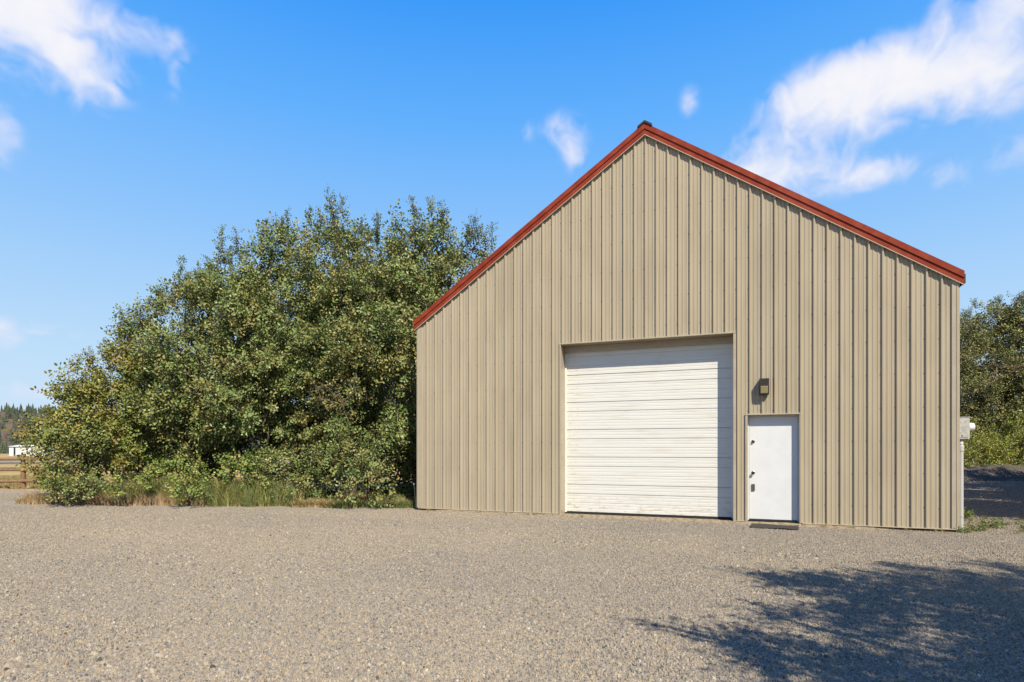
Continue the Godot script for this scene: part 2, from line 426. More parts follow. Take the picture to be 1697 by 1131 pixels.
func door_texture() -> ImageTexture:
	# off-white enamel with rubbed tan grime: smears along the ribs, mud flecks at the foot
	var w := 512
	var h := 512
	var img := Image.create_empty(w, h, false, Image.FORMAT_RGB8)
	var n := FastNoiseLite.new()
	n.seed = 31; n.frequency = 0.012; n.fractal_octaves = 5
	var f := FastNoiseLite.new()
	f.seed = 32; f.frequency = 0.05; f.fractal_octaves = 4
	for y in h:
		for x in w:
			var smear := n.get_noise_2d(x * 0.55, y * 3.2)
			var fleck := f.get_noise_2d(x * 0.6, y * 1.6)
			var dirt := smooth(0.1, 0.6, smear) * 0.16
			dirt += smooth(0.12, 0.4, fleck) * (0.4 if y > h * 0.955 else (0.18 if y > h * 0.90 else 0.0))
			if x < 46:
				dirt += smooth(0.1, 0.5, fleck) * 0.22
			var c := Color(0.61, 0.60, 0.57).lerp(Color(0.374, 0.295, 0.187), clampf(dirt, 0, 0.7))
			img.set_pixel(x, y, c.linear_to_srgb())
	return ImageTexture.create_from_image(img)

const STONES := [Color(0.285, 0.234, 0.170), Color(0.236, 0.202, 0.163), Color(0.192, 0.176, 0.159), Color(0.321, 0.270, 0.204), Color(0.136, 0.126, 0.118), Color(0.263, 0.227, 0.185), Color(0.207, 0.191, 0.177), Color(0.399, 0.360, 0.295), Color(0.271, 0.180, 0.106), Color(0.078, 0.076, 0.071)]

func stone_color() -> Color:
	var k := rng.randf()
	var i := 0
	for cut in [0.22, 0.38, 0.5, 0.68, 0.75, 0.87, 0.945, 0.965, 0.98]:
		if k < cut:
			break
		i += 1
	var c: Color = STONES[i]
	return c * rng.randf_range(0.85, 1.15)

func gravel_texture() -> ImageTexture:
	var s := 512
	var n := FastNoiseLite.new()
	n.seed = 41; n.noise_type = FastNoiseLite.TYPE_CELLULAR; n.frequency = 0.16
	n.cellular_return_type = FastNoiseLite.RETURN_CELL_VALUE
	n.fractal_type = FastNoiseLite.FRACTAL_NONE
	var img := Image.create_empty(s, s, false, Image.FORMAT_RGB8)
	var pal := []
	for k in 64:
		pal.append(stone_color())
	for y in s:
		for x in s:
			var v := n.get_noise_2d(x, y)
			var c: Color = pal[int((v + 1.0) * 31.9) % 64]
			img.set_pixel(x, y, c.linear_to_srgb())
	return ImageTexture.create_from_image(img)

# ------------------------------------------------------------------ ground
func stone_patch(count: int, size_lo: float, size_hi: float) -> ArrayMesh:
	var v := PackedVector3Array()
	var nn := PackedVector3Array()
	var cc := PackedColorArray()
	for k in count:
		var p := Vector3(rng.randf_range(-0.5, 0.5), 0, rng.randf_range(-0.5, 0.5))
		var r := lerpf(size_lo, size_hi, pow(rng.randf(), 2.2))
		var tall := r * rng.randf_range(0.7, 1.25)
		var turn := rng.randf() * TAU
		var lean := Vector3(rng.randf_range(-0.35, 0.35), 0, rng.randf_range(-0.35, 0.35)) * r
		var low := []
		var top := []
		var squash := rng.randf_range(0.6, 1.0)
		for j in 5:
			var a := turn + TAU * j / 5.0
			var q := Vector3(cos(a), 0, sin(a) * squash).rotated(Vector3.UP, turn) * r * rng.randf_range(0.8, 1.15)
			low.append(p + q - Vector3(0, 0.002, 0))
			top.append(p + q * rng.randf_range(0.45, 0.75) + lean + Vector3(0, tall * rng.randf_range(0.75, 1.1), 0))
		var c := stone_color()
		var t := []
		for j in 5:
			var m := (j + 1) % 5
			t.append([low[j], top[j], top[m]]); t.append([low[j], top[m], low[m]])
		t.append([top[0], top[2], top[1]]); t.append([top[0], top[3], top[2]]); t.append([top[0], top[4], top[3]])
		for f in t:
			var nrm: Vector3 = (f[2] - f[0]).cross(f[1] - f[0]).normalized()
			if nrm.dot((f[0] + f[1] + f[2]) / 3.0 - p - Vector3(0, tall * 0.3, 0)) < 0:
				nrm = -nrm
				v.append(f[0]); v.append(f[2]); v.append(f[1])
			else:
				v.append(f[0]); v.append(f[1]); v.append(f[2])
			for q in 3:
				nn.append(nrm); cc.append(c)
	var a := []
	a.resize(Mesh.ARRAY_MAX)
	a[Mesh.ARRAY_VERTEX] = v
	a[Mesh.ARRAY_NORMAL] = nn
	a[Mesh.ARRAY_COLOR] = cc
	var m := ArrayMesh.new()
	m.add_surface_from_arrays(Mesh.PRIMITIVE_TRIANGLES, a)
	m.surface_set_material(0, M.tint)
	return m

func edge_z(x: float) -> float:
	# where the gravel ends and the thicket's grass begins
	if x > -0.2:
		return -0.35
	if x > -11.2:
		return lerpf(-0.35, 2.35, (x + 0.2) / -11.0) + 0.12 * sin(x * 2.1) + 0.08 * sin(x * 5.3)
	return -1.3 - (x + 11.2) * 0.02

func build_ground() -> void:
	var st := new_st()
	var g := 2600.0
	quad(st, Vector3(-g, GROUND - 0.012, g), Vector3(g, GROUND - 0.012, g), Vector3(g, GROUND - 0.012, -g), Vector3(-g, GROUND - 0.012, -g))
	structure("ground", st, M.field)
	# yard: a strip mesh whose far edge follows the thicket and the lane
	st = new_st()
	var x := -34.0
	while x < 26.0:
		var n := x + 0.4
		quad(st, Vector3(x, GROUND, 22), Vector3(n, GROUND, 22), Vector3(n, GROUND, edge_z(n)), Vector3(x, GROUND, edge_z(x)))
		x = n
	structure("gravel_yard", st, M.gravel)
	st = new_st()
	quad(st, Vector3(10.9, GROUND - 0.004, -0.2), Vector3(26, GROUND - 0.004, -0.2), Vector3(34, GROUND - 0.004, -34), Vector3(10.9, GROUND - 0.004, -34))
	structure("dirt_lane", st, M.lane)
	# loose stones
	var patches := [stone_patch(5200, 0.004, 0.0135), stone_patch(5200, 0.004, 0.0135), stone_patch(5200, 0.004, 0.015)]
	var places := [[], [], []]
	var tones := [[], [], []]
	var dust := FastNoiseLite.new()
	dust.seed = 45; dust.frequency = 0.16; dust.fractal_octaves = 3
	for ix in range(-30, 22):
		for iz in range(-2, 14):
			var c := Vector3(ix + 0.5, GROUND, iz + 0.5)
			if c.z < maxf(maxf(edge_z(c.x - 0.5), edge_z(c.x + 0.5)), edge_z(c.x)) + 0.42:
				if not (c.x > 0.0 and c.x < 11.0 and iz == 0) and not (c.x > 11.0 and iz >= -1):
					continue
			var b := Basis(Vector3.UP, PI / 2 * rng.randi_range(0, 3))
			var pick := rng.randi_range(0, 2)
			places[pick].append(Transform3D(b, c))
			var v := dust.get_noise_2d(c.x * 0.55 + c.z * 0.2, c.z * 1.5)
			tones[pick].append(Color(1.0 + 0.16 * v, 1.0 + 0.135 * v, 1.0 + 0.07 * v))
	for k in 3:
		var o := copies("gravel", patches[k], places[k], tones[k], self)
		o.set_meta("label", "loose grey and tan crushed gravel covering the yard")
		o.set_meta("category", "gravel")
	var big := stone_patch(26, 0.017, 0.032)
	var big_places := []
	for k in 90:
		var bp := Vector3(rng.randf_range(-12, 14), GROUND, rng.randf_range(1.5, 11.5))
		if bp.z > edge_z(bp.x) + 1.2:
			big_places.append(Transform3D(Basis(Vector3.UP, rng.randf() * TAU), bp))
	var bo := copies("loose_stones", big, big_places, [], self)
	bo.set_meta("label", "larger loose stones strewn over the gravel yard")
	bo.set_meta("category", "stones")
	var sparse := stone_patch(420, 0.005, 0.02)
	places = []
	for ix in range(11, 26):
		for iz in range(-24, -1):
			if ix < 11 + (-iz) * 0.8:
				places.append(Transform3D(Basis(Vector3.UP, PI / 2 * rng.randi_range(0, 3)), Vector3(ix + 0.5, GROUND - 0.004, iz + 0.5)))
	var o := copies("lane_stones", sparse, places, [], self)
	o.set_meta("label", "scattered small stones on the dirt lane beside the barn")
	o.set_meta("category", "stones")
	# earth bank at the end of the lane
	st = new_st()
	var n := FastNoiseLite.new()
	n.seed = 51; n.frequency = 0.35; n.fractal_octaves = 4
	var rows := []
	for i in 46:
		var row := []
		for j in 15:
			var u := i / 45.0
			var t := j / 14.0
			var p := Vector3(13.0, 0, -22.6).lerp(Vector3(27.5, 0, -27.0), u) + Vector3(-0.29, 0, -0.957) * (t - 0.5) * 5.0
			var hgt := 0.62 * sin(PI * t) * smooth(0.0, 0.35, u) * smooth(1.0, 0.85, u)
			p.y = GROUND - 0.02 + hgt * (1.0 + 0.5 * n.get_noise_2d(p.x, p.z)) + (0.10 * n.get_noise_2d(p.x * 4, p.z * 4) if hgt > 0.05 else 0.0)
			row.append(p)
		rows.append(row)
	for i in 45:
		for j in 14:
			quad(st, rows[i][j], rows[i + 1][j], rows[i + 1][j + 1], rows[i][j + 1])
	structure("earth_bank", st, M.soil)
	# strip of dry soil banked against the barn
	st = new_st()
	n.frequency = 1.6
	rows = []
	for i in 140:
		var px := -0.25 + i * 0.082
		var crest := -0.012
		crest = lerpf(GROUND + 0.004, crest, smooth(0.15, 0.9, px)) if px < 1.0 else lerpf(crest, GROUND + 0.004, smooth(9.3, 10.3, px))
		var row := []
		for j in 6:
			var t := j / 5.0
			var reach := 0.17 + 0.07 * n.get_noise_2d(px, 3.0)
			row.append(Vector3(px, lerpf(crest, GROUND - 0.006, pow(t, 1.4)) + 0.008 * n.get_noise_2d(px * 6, t * 6) * (1 - t), -0.05 + t * (reach + 0.1)))
		rows.append(row)
	for i in 139:
		for j in 5:
			quad(st, rows[i][j + 1], rows[i + 1][j + 1], rows[i + 1][j], rows[i][j])
	structure("soil_strip", st, M.dirt)

# ------------------------------------------------------------------ barn
func roof_y(x: float) -> float:
	return PEAK - PITCH * absf(x - WIDE / 2)

const G0 := 3.641
const G1 := 7.226
const GH := 3.75
const D0 := 7.495
const D1 := 8.423
const DH := 2.10

func floor_y(x: float) -> float:
	if x > G0 and x < G1: return GH
	if x > D0 and x < D1: return DH
	return 0.0

func rib_x(k: int) -> float:
	return 0.262 + 0.2275 * k

func build_barn() -> void:
	var barn := thing("metal_barn", "tan ribbed metal barn with red gable trim and white roll-down door", "barn")
	# cross-section of the sheet: tall ribs with two low ones between
	var prof := []
	prof.append(Vector2(0, 0))
	for k in range(-1, 48):
		var c := rib_x(k)
		for q in [[-0.029, 0.0], [-0.014, 0.034], [0.008, 0.034], [0.029, 0.0]]:
			prof.append(Vector2(c + q[0], q[1]))
		for m in [0.076, 0.152]:
			for q in [[-0.016, 0.0], [-0.008, 0.006], [0.008, 0.006], [0.016, 0.0]]:
				prof.append(Vector2(c + m + q[0], q[1]))
	prof = prof.filter(func(p): return p.x >= 0 and p.x <= WIDE)
	prof.append(Vector2(WIDE, 0))
	var cuts := [G0, G1, D0, D1, WIDE / 2]
	var bounds := [0.0]
	for k in range(0, 46, 4):
		bounds.append(rib_x(k) - 0.03)
	bounds.append(WIDE)
	for b in bounds.size() - 1:
		var st := new_st()
		var xs := []
		for i in prof.size() - 1:
			var p: Vector2 = prof[i]
			var q: Vector2 = prof[i + 1]
			if q.x <= p.x:
				continue
			var stops := [p.x, q.x]
			for c in cuts + [bounds[b], bounds[b + 1]]:
				if c > p.x and c < q.x:
					stops.append(c)
			stops.sort()
			for j in stops.size() - 1:
				var a: float = stops[j]
				var e: float = stops[j + 1]
				if (a + e) * 0.5 < bounds[b] or (a + e) * 0.5 > bounds[b + 1]:
					continue
				var za := lerpf(p.y, q.y, (a - p.x) / (q.x - p.x))
				var ze := lerpf(p.y, q.y, (e - p.x) / (q.x - p.x))
				var lo := floor_y((a + e) * 0.5)
				var wave := 0.0
				quad(st, Vector3(a, lo, za), Vector3(e, lo, ze), Vector3(e, roof_y(e) - 0.12, ze + wave), Vector3(a, roof_y(a) - 0.12, za + wave))
		part("siding_panel", st, M.siding[[0, 1, 0, 2, 1, 0, 2, 0, 1, 2, 0, 1, 0, 2][b]], barn)
	# screws beside each rib, row by row
	var st := new_st()
	for k in 47:
		var x := rib_x(k) - 0.042
		var y := 0.36 + (0.0 if k % 2 == 0 else 0.006)
		while y < roof_y(x) - 0.32:
			if y > floor_y(x) + 0.05 and x > 0.12 and x < WIDE - 0.12 and not (x > G0 - 0.05 and x < G1 + 0.05 and y < GH + 0.05):
				var jy := y + rng.randf_range(-0.008, 0.008)
				tube(st, [Vector3(x, jy, 0.0), Vector3(x, jy, 0.007)], [0.0095, 0.007], 6)
			y += 0.61
	var sc := part("screws", st, M.screw, barn)
	sc.set_meta("kind", "stuff")
	# corners and base trim
	for x in [0.0, WIDE]:
		st = new_st()
		var s := 1.0 if x == 0.0 else -1.0
		var a := minf(x + s * 0.10, x - s * 0.02)
		var b := maxf(x + s * 0.10, x - s * 0.02)
		var top_y := roof_y(clampf(x, 0.05, WIDE - 0.05)) - 0.13
		box(st, Vector3(a, 0.004, -0.12), Vector3(b, top_y, 0.027), 0.004)
		part("corner_trim", st, M.trim_tan, barn)
	for seg in [[0.02, G0 - 0.05], [G1 + 0.05, D0 - 0.05], [D1 + 0.05, WIDE - 0.02]]:
		st = new_st()
		box(st, Vector3(seg[0], -0.016, -0.02), Vector3(seg[1], 0.003, 0.034), 0.003)
		part("base_trim", st, M.trim_tan, barn)
		st = new_st()
		box(st, Vector3(seg[0], -0.24, -0.06), Vector3(seg[1], -0.017, -0.022))
		part("skirt_board", st, M.skirt, barn)
	# remaining shell
	st = new_st()
	box(st, Vector3(0.0, -0.2, -18.0), Vector3(0.06, roof_y(0) - 0.14, -0.13))
	part("side_wall", st, M.siding[0], barn)
	st = new_st()
	box(st, Vector3(WIDE - 0.06, -0.2, -18.0), Vector3(WIDE, roof_y(WIDE) - 0.14, -0.13))
	part("side_wall", st, M.siding[0], barn)
	st = new_st()
	for z in [-18.0, -17.94]:
		var f := [Vector3(0.06, -0.2, z), Vector3(WIDE - 0.06, -0.2, z), Vector3(WIDE - 0.06, roof_y(0.06) - 0.14, z), Vector3(WIDE / 2, PEAK - 0.14, z), Vector3(0.06, roof_y(0.06) - 0.14, z)]
		for k in [1, 2, 3]:
			if z > -17.97: tri(st, f[0], f[k], f[k + 1])
			else: tri(st, f[0], f[k + 1], f[k])
	part("rear_wall", st, M.siding[1], barn)
	st = new_st()
	box(st, Vector3(0.07, -0.2, -17.9), Vector3(WIDE - 0.07, -0.03, -0.4))
	part("slab", st, M.lane, barn)
	for s in [-1.0, 1.0]:
		st = new_st()
		var e: float = WIDE / 2 + s * (WIDE / 2 + 0.075)
		var c := WIDE / 2
		var d := 0.035
		for z in [[-18.2, 0.045]]:
			var p := [Vector3(c, PEAK - d, z[1]), Vector3(e, roof_y(e) - d, z[1]), Vector3(e, roof_y(e) - d, z[0]), Vector3(c, PEAK - d, z[0])]
			var q := []
			for v in p:
				q.append(v - Vector3(0, 0.07, 0))
			if s > 0:
				quad(st, p[0], p[1], p[2], p[3]); quad(st, q[3], q[2], q[1], q[0]); quad(st, p[0], q[0], q[1], p[1]); quad(st, p[1], q[1], q[2], p[2]); quad(st, p[2], q[2], q[3], p[3])
			else:
				quad(st, p[3], p[2], p[1], p[0]); quad(st, q[0], q[1], q[2], q[3]); quad(st, p[1], q[1], q[0], p[0]); quad(st, p[2], q[2], q[1], p[1]); quad(st, p[3], q[3], q[2], p[2])
		part("roof_panel", st, M.red, barn)
		# rake trim: an upper band standing proud of a lower one, in lapped lengths
		var run := WIDE / 2 + 0.075
		var joints := [0.0, 0.62, 3.05, run] if s > 0 else [0.0, 0.55, 3.2, run]
		for j in 3:
			for band in 3:
				st = new_st()
				var u0: float = joints[j] - (0.0 if j == 0 else 0.035)
				var u1: float = joints[j + 1]
				var lap := 0.0025 * (2 - j) + 0.0004 * (band + 1)
				var top: float = [0.0, -0.122, -0.236][band]
				var low: float = [-0.118, -0.238, -0.248][band]
				var zf: float = [0.074, 0.056, 0.064][band] + lap
				rake(st, s, u0, u1, top, low, 0.026 if band < 2 else 0.03, zf)
				part(["rake_trim", "rake_fascia", "rake_hem"][band], st, [M.red, M.red, M.hem][band], barn)
		# eave edge
		st = new_st()
		var ex := minf(e, e + s * 0.03)
		box(st, Vector3(ex, roof_y(e) - 0.21, -18.2), Vector3(ex + 0.03, roof_y(e) - 0.045, 0.03), 0.003)
		part("eave_trim", st, M.bronze, barn)
	st = new_st()
	for s in [-1.0, 1.0]:
		rake(st, s, 0.0, 0.15, 0.048, 0.004, -18.2, 0.10)
	part("ridge_cap", st, M.ridge, barn)
	build_big_door(barn)
	build_side_door(barn)

func rake(st: SurfaceTool, s: float, u0: float, u1: float, top: float, low: float, zb: float, zf: float) -> void:
	# a sloping board along one gable side, between distances u0 and u1 from the ridge
	var p := []
	for z in [zb, zf]:
		for q in [[u0, low], [u1, low], [u1, top], [u0, top]]:
			var x: float = WIDE / 2 + s * q[0]
			p.append(Vector3(x, PEAK - PITCH * q[0] + q[1], z))
	var f := [[4, 5, 6, 7], [1, 0, 3, 2], [5, 1, 2, 6], [0, 4, 7, 3], [7, 6, 2, 3], [0, 1, 5, 4]]
	for k in f:
		if s > 0: quad(st, p[k[0]], p[k[1]], p[k[2]], p[k[3]])
		else: quad(st, p[k[3]], p[k[2]], p[k[1]], p[k[0]])

func build_big_door(barn: Node3D) -> void:
	var zd := -0.322
	var st := new_st()
	# casing round the opening
	for x in [[G0 - 0.035, G0], [G1, G1 + 0.055]]:
		st = new_st()
		box(st, Vector3(x[0], -0.05, zd - 0.06), Vector3(x[1], GH - 0.001, 0.03), 0.003)
		part("door_jamb", st, M.trim_tan, barn)
	st = new_st()
	box(st, Vector3(G0 - 0.035, GH, zd - 0.06), Vector3(G1 + 0.055, GH + 0.028, 0.036), 0.003)
	part("door_header", st, M.trim_tan, barn)
	st = new_st()
	box(st, Vector3(G0 + 0.001, GH - 0.14, zd + 0.02), Vector3(G1 - 0.001, GH - 0.001, zd + 0.06), 0.003)
	part("header_stop", st, M.trim_tan, barn)
	var door := Node3D.new()
	door.name = "garage_door"
	barn.add_child(door)
	door.set_meta("label", "white ribbed sectional garage door with tan grime")
	var wide := G1 - G0 - 0.02
	var tall := 0.617
	var n := FastNoiseLite.new()
	n.seed = 61; n.frequency = 0.9
	for k in 6:
		st = new_st()
		st.set_smooth_group(-1)
		var y0 := 0.025 + k * tall
		var prof := []   # y, z
		for b in 3:
			var a := b * tall / 3.0
			var h := tall / 3.0
			var deep: float = [0.011, 0.012, 0.006][2 - b]
			prof.append(Vector2(a, -0.0))
			for q in [0.34, 0.66]:
				prof.append(Vector2(a + h * q - 0.009, 0.0)); prof.append(Vector2(a + h * q - 0.004, -0.0026)); prof.append(Vector2(a + h * q + 0.004, -0.0026)); prof.append(Vector2(a + h * q + 0.009, 0.0))
			var gap := 0.024 if b == 1 else 0.020
			prof.append(Vector2(a + h - gap, 0.0)); prof.append(Vector2(a + h - gap + 0.004, -deep)); prof.append(Vector2(a + h - 0.005, -deep))
			if b == 2:
				prof.append(Vector2(a + h - 0.003, -deep * 1.4))
		var cols := 30
		for i in cols:
			for j in prof.size() - 1:
				var c := []
				for q in [[i, j], [i + 1, j], [i + 1, j + 1], [i, j + 1]]:
					var x: float = G0 + 0.01 + wide * q[0] / cols
					var y: float = y0 + prof[q[1]].x
					var z: float = zd + prof[q[1]].y + 0.0035 * n.get_noise_2d(x, y * 1.4)
					if k == 0:
						z -= 0.006 * exp(-pow((x - 5.2) / 0.12, 2) - pow((y - 0.22) / 0.10, 2)) + 0.005 * exp(-pow((x - 5.0) / 0.09, 2) - pow((y - 0.1) / 0.08, 2))
					c.append([Vector3(x, y, z), Vector2((x - G0) / (G1 - G0), 1.0 - y / GH)])
				for q in [0, 2, 1, 0, 3, 2]:
					st.set_uv(c[q][1]); st.add_vertex(c[q][0])
		part("door_section", st, M.door, door)
	for x in [[G0 + 0.002, G0 + 0.045], [G1 - 0.03, G1 - 0.002]]:
		st = new_st()
		box(st, Vector3(x[0], 0.0, zd + 0.003), Vector3(x[1], GH - 0.17, zd + 0.02), 0.002)
		part("weather_strip", st, M.strip, door)
	st = new_st()
	box(st, Vector3(G0 + 0.046, -0.03, zd - 0.03), Vector3(G1 - 0.031, 0.024, zd + 0.004), 0.003)
	part("bottom_seal", st, M.rubber, door)
	# concrete apron under the door leaf
	st = new_st()
	box(st, Vector3(G0 + 0.001, -0.2, -0.5), Vector3(G1 - 0.001, -0.032, -0.005), 0.004)
	part("door_sill", st, M.dirt, barn)

func build_side_door(barn: Node3D) -> void:
	var zd := -0.118
	var st := new_st()
	for x in [[D0 - 0.045, D0], [D1, D1 + 0.03]]:
		st = new_st()
		box(st, Vector3(x[0], -0.05, zd - 0.06), Vector3(x[1], DH - 0.001, 0.030), 0.003)
		part("door_jamb", st, M.trim_tan, barn)
	st = new_st()
	box(st, Vector3(D0 - 0.045, DH, zd - 0.06), Vector3(D1 + 0.03, DH + 0.026, 0.036), 0.003)
	part("door_header", st, M.trim_tan, barn)
	var door := Node3D.new()
	door.name = "entry_door"
	barn.add_child(door)
	door.set_meta("label", "plain white steel entry door")
	st = new_st()
	box(st, Vector3(D0 + 0.001, 0.0, zd - 0.06), Vector3(D0 + 0.028, DH - 0.002, zd + 0.012), 0.003)
	part("door_frame", st, M.white, door)
	st = new_st()
	box(st, Vector3(D1 - 0.022, 0.0, zd - 0.06), Vector3(D1 - 0.001, DH - 0.002, zd + 0.012), 0.003)
	part("door_frame", st, M.white, door)
	st = new_st()
	box(st, Vector3(D0 + 0.029, DH - 0.03, zd - 0.06), Vector3(D1 - 0.023, DH - 0.002, zd + 0.012), 0.003)
	part("door_frame", st, M.white, door)
	st = new_st()
	box(st, Vector3(D0 + 0.031, 0.03, zd - 0.045), Vector3(D1 - 0.025, DH - 0.033, zd), 0.004)
	part("door_leaf", st, M.white, door)
	st = new_st()
	box(st, Vector3(D0 + 0.03, -0.04, zd - 0.08), Vector3(D1 - 0.024, 0.022, zd + 0.05), 0.005)
	part("threshold", st, M.dark_metal, door)
	var x := D0 + 0.105
	for y in [1.58, 0.955]:
		st = new_st()
		tube(st, [Vector3(x, y, zd), Vector3(x, y, zd + 0.008), Vector3(x, y, zd + 0.012)], [0.034, 0.034, 0.028], 16)
		var rose := part("lock_rose", st, M.nickel, door)
		st = new_st()
		if y > 1.2:
			tube(st, [Vector3(x, y, zd + 0.012), Vector3(x, y, zd + 0.035), Vector3(x, y, zd + 0.042)], [0.025, 0.023, 0.016], 14)
			part("lock_cylinder", st, M.dark_metal, rose)
		else:
			tube(st, [Vector3(x, y, zd + 0.012), Vector3(x, y, zd + 0.03), Vector3(x, y, zd + 0.042), Vector3(x, y, zd + 0.06), Vector3(x, y, zd + 0.068)], [0.012, 0.013, 0.028, 0.029, 0.018], 14)
			part("knob", st, M.dark_metal, rose)
	st = new_st()
	box(st, Vector3(x - 0.034, 0.59, zd + 0.001), Vector3(x + 0.034, 0.73, zd + 0.022), 0.008)
	var plate := part("lock_plate", st, M.nickel, door)
	for y in [0.625, 0.665, 0.70]:
		st = new_st()
		tube(st, [Vector3(x, y, zd + 0.02), Vector3(x, y, zd + 0.03)], [0.011, 0.010], 10)
		part("lock_button", st, M.dark_metal, plate)

# ------------------------------------------------------------------ plants
func leaf_tris(st: SurfaceTool, at: Vector3, along: Vector3, up: Vector3, long: float, wide: float, c: Color) -> void:
	var d := along.normalized()
	var s := d.cross(up).normalized()
	var n := s.cross(d)
	var b := at
	var m := at + d * long * 0.48 - n * wide * 0.10
	var l := at + d * long * 0.42 + s * wide * 0.5 + n * wide * 0.12
	var r := at + d * long * 0.42 - s * wide * 0.5 + n * wide * 0.12
	var l2 := at + d * long * 0.75 + s * wide * 0.34 + n * wide * 0.05
	var r2 := at + d * long * 0.75 - s * wide * 0.34 + n * wide * 0.05
	var t := at + d * long - n * long * 0.10
	st.set_color(c)
	for f in [[b, m, l], [m, l2, l], [m, t, l2], [b, r, m], [m, r, r2], [m, r2, t]]:
		tri(st, f[0], f[1], f[2])

func spray(leaves: int, long: float, leaf_long: float, leaf_wide: float, seed_no: int, droop := 0.0) -> ArrayMesh:
	var keep := rng.state
	rng.seed = seed_no
	var tw := new_st()
	var pts := []
	var rad := []
	var bend := Vector3(rng.randf_range(-0.3, 0.3), 0, rng.randf_range(-0.3, 0.3))
	for k in 4:
		var t := k / 3.0
		pts.append(Vector3(0, t * long, 0) + bend * t * t * long)
		rad.append(lerpf(0.0035, 0.0012, t))
	tube(tw, pts, rad, 3, false)
	tw.generate_normals()
	var m := tw.commit()
	m.surface_set_material(0, M.twig)
	var st := new_st()
	for k in leaves:
		var t := (k + 0.8) / leaves
		var p: Vector3 = Vector3(0, t * long, 0) + bend * t * t * long
		var a := k * 2.4 + rng.randf_range(-0.5, 0.5)
		var out := Vector3(cos(a), rng.randf_range(0.2, 1.0) - droop, sin(a)).normalized()
		if k == leaves - 1:
			out = Vector3(0.1, 1, 0.1)
		p += out * long * rng.randf_range(0.02, 0.16)
		var up := (Vector3.UP + rand_dir() * 0.8).normalized()
		var v := rng.randf_range(0.78, 1.2)
		leaf_tris(st, p, out, up, leaf_long * rng.randf_range(0.7, 1.2), leaf_wide * rng.randf_range(0.75, 1.15), Color(v * rng.randf_range(0.92, 1.12), v, v * rng.randf_range(0.85, 1.1)))
	st.generate_normals()
	st.commit(m)
	m.surface_set_material(1, M.leaf)
	rng.state = keep
	return m

const PALETTES := {
	"olive": [Color(0.238, 0.227, 0.054), Color(0.187, 0.209, 0.050), Color(0.274, 0.216, 0.058), Color(0.158, 0.191, 0.047)],
	"mid": [Color(0.178, 0.222, 0.068), Color(0.222, 0.243, 0.083), Color(0.146, 0.20, 0.064), Color(0.238, 0.222, 0.076)],
	"bright": [Color(0.187, 0.245, 0.054), Color(0.223, 0.259, 0.061), Color(0.158, 0.216, 0.054), Color(0.252, 0.238, 0.072)],
	"vine": [Color(0.173, 0.227, 0.072), Color(0.205, 0.248, 0.083), Color(0.151, 0.198, 0.065), Color(0.230, 0.256, 0.083)],
	"rmid": [Color(0.184, 0.198, 0.061), Color(0.223, 0.216, 0.072), Color(0.151, 0.173, 0.058), Color(0.245, 0.209, 0.076)],
	"yell": [Color(0.32, 0.335, 0.062), Color(0.28, 0.31, 0.062), Color(0.37, 0.34, 0.07), Color(0.24, 0.29, 0.062)],
}

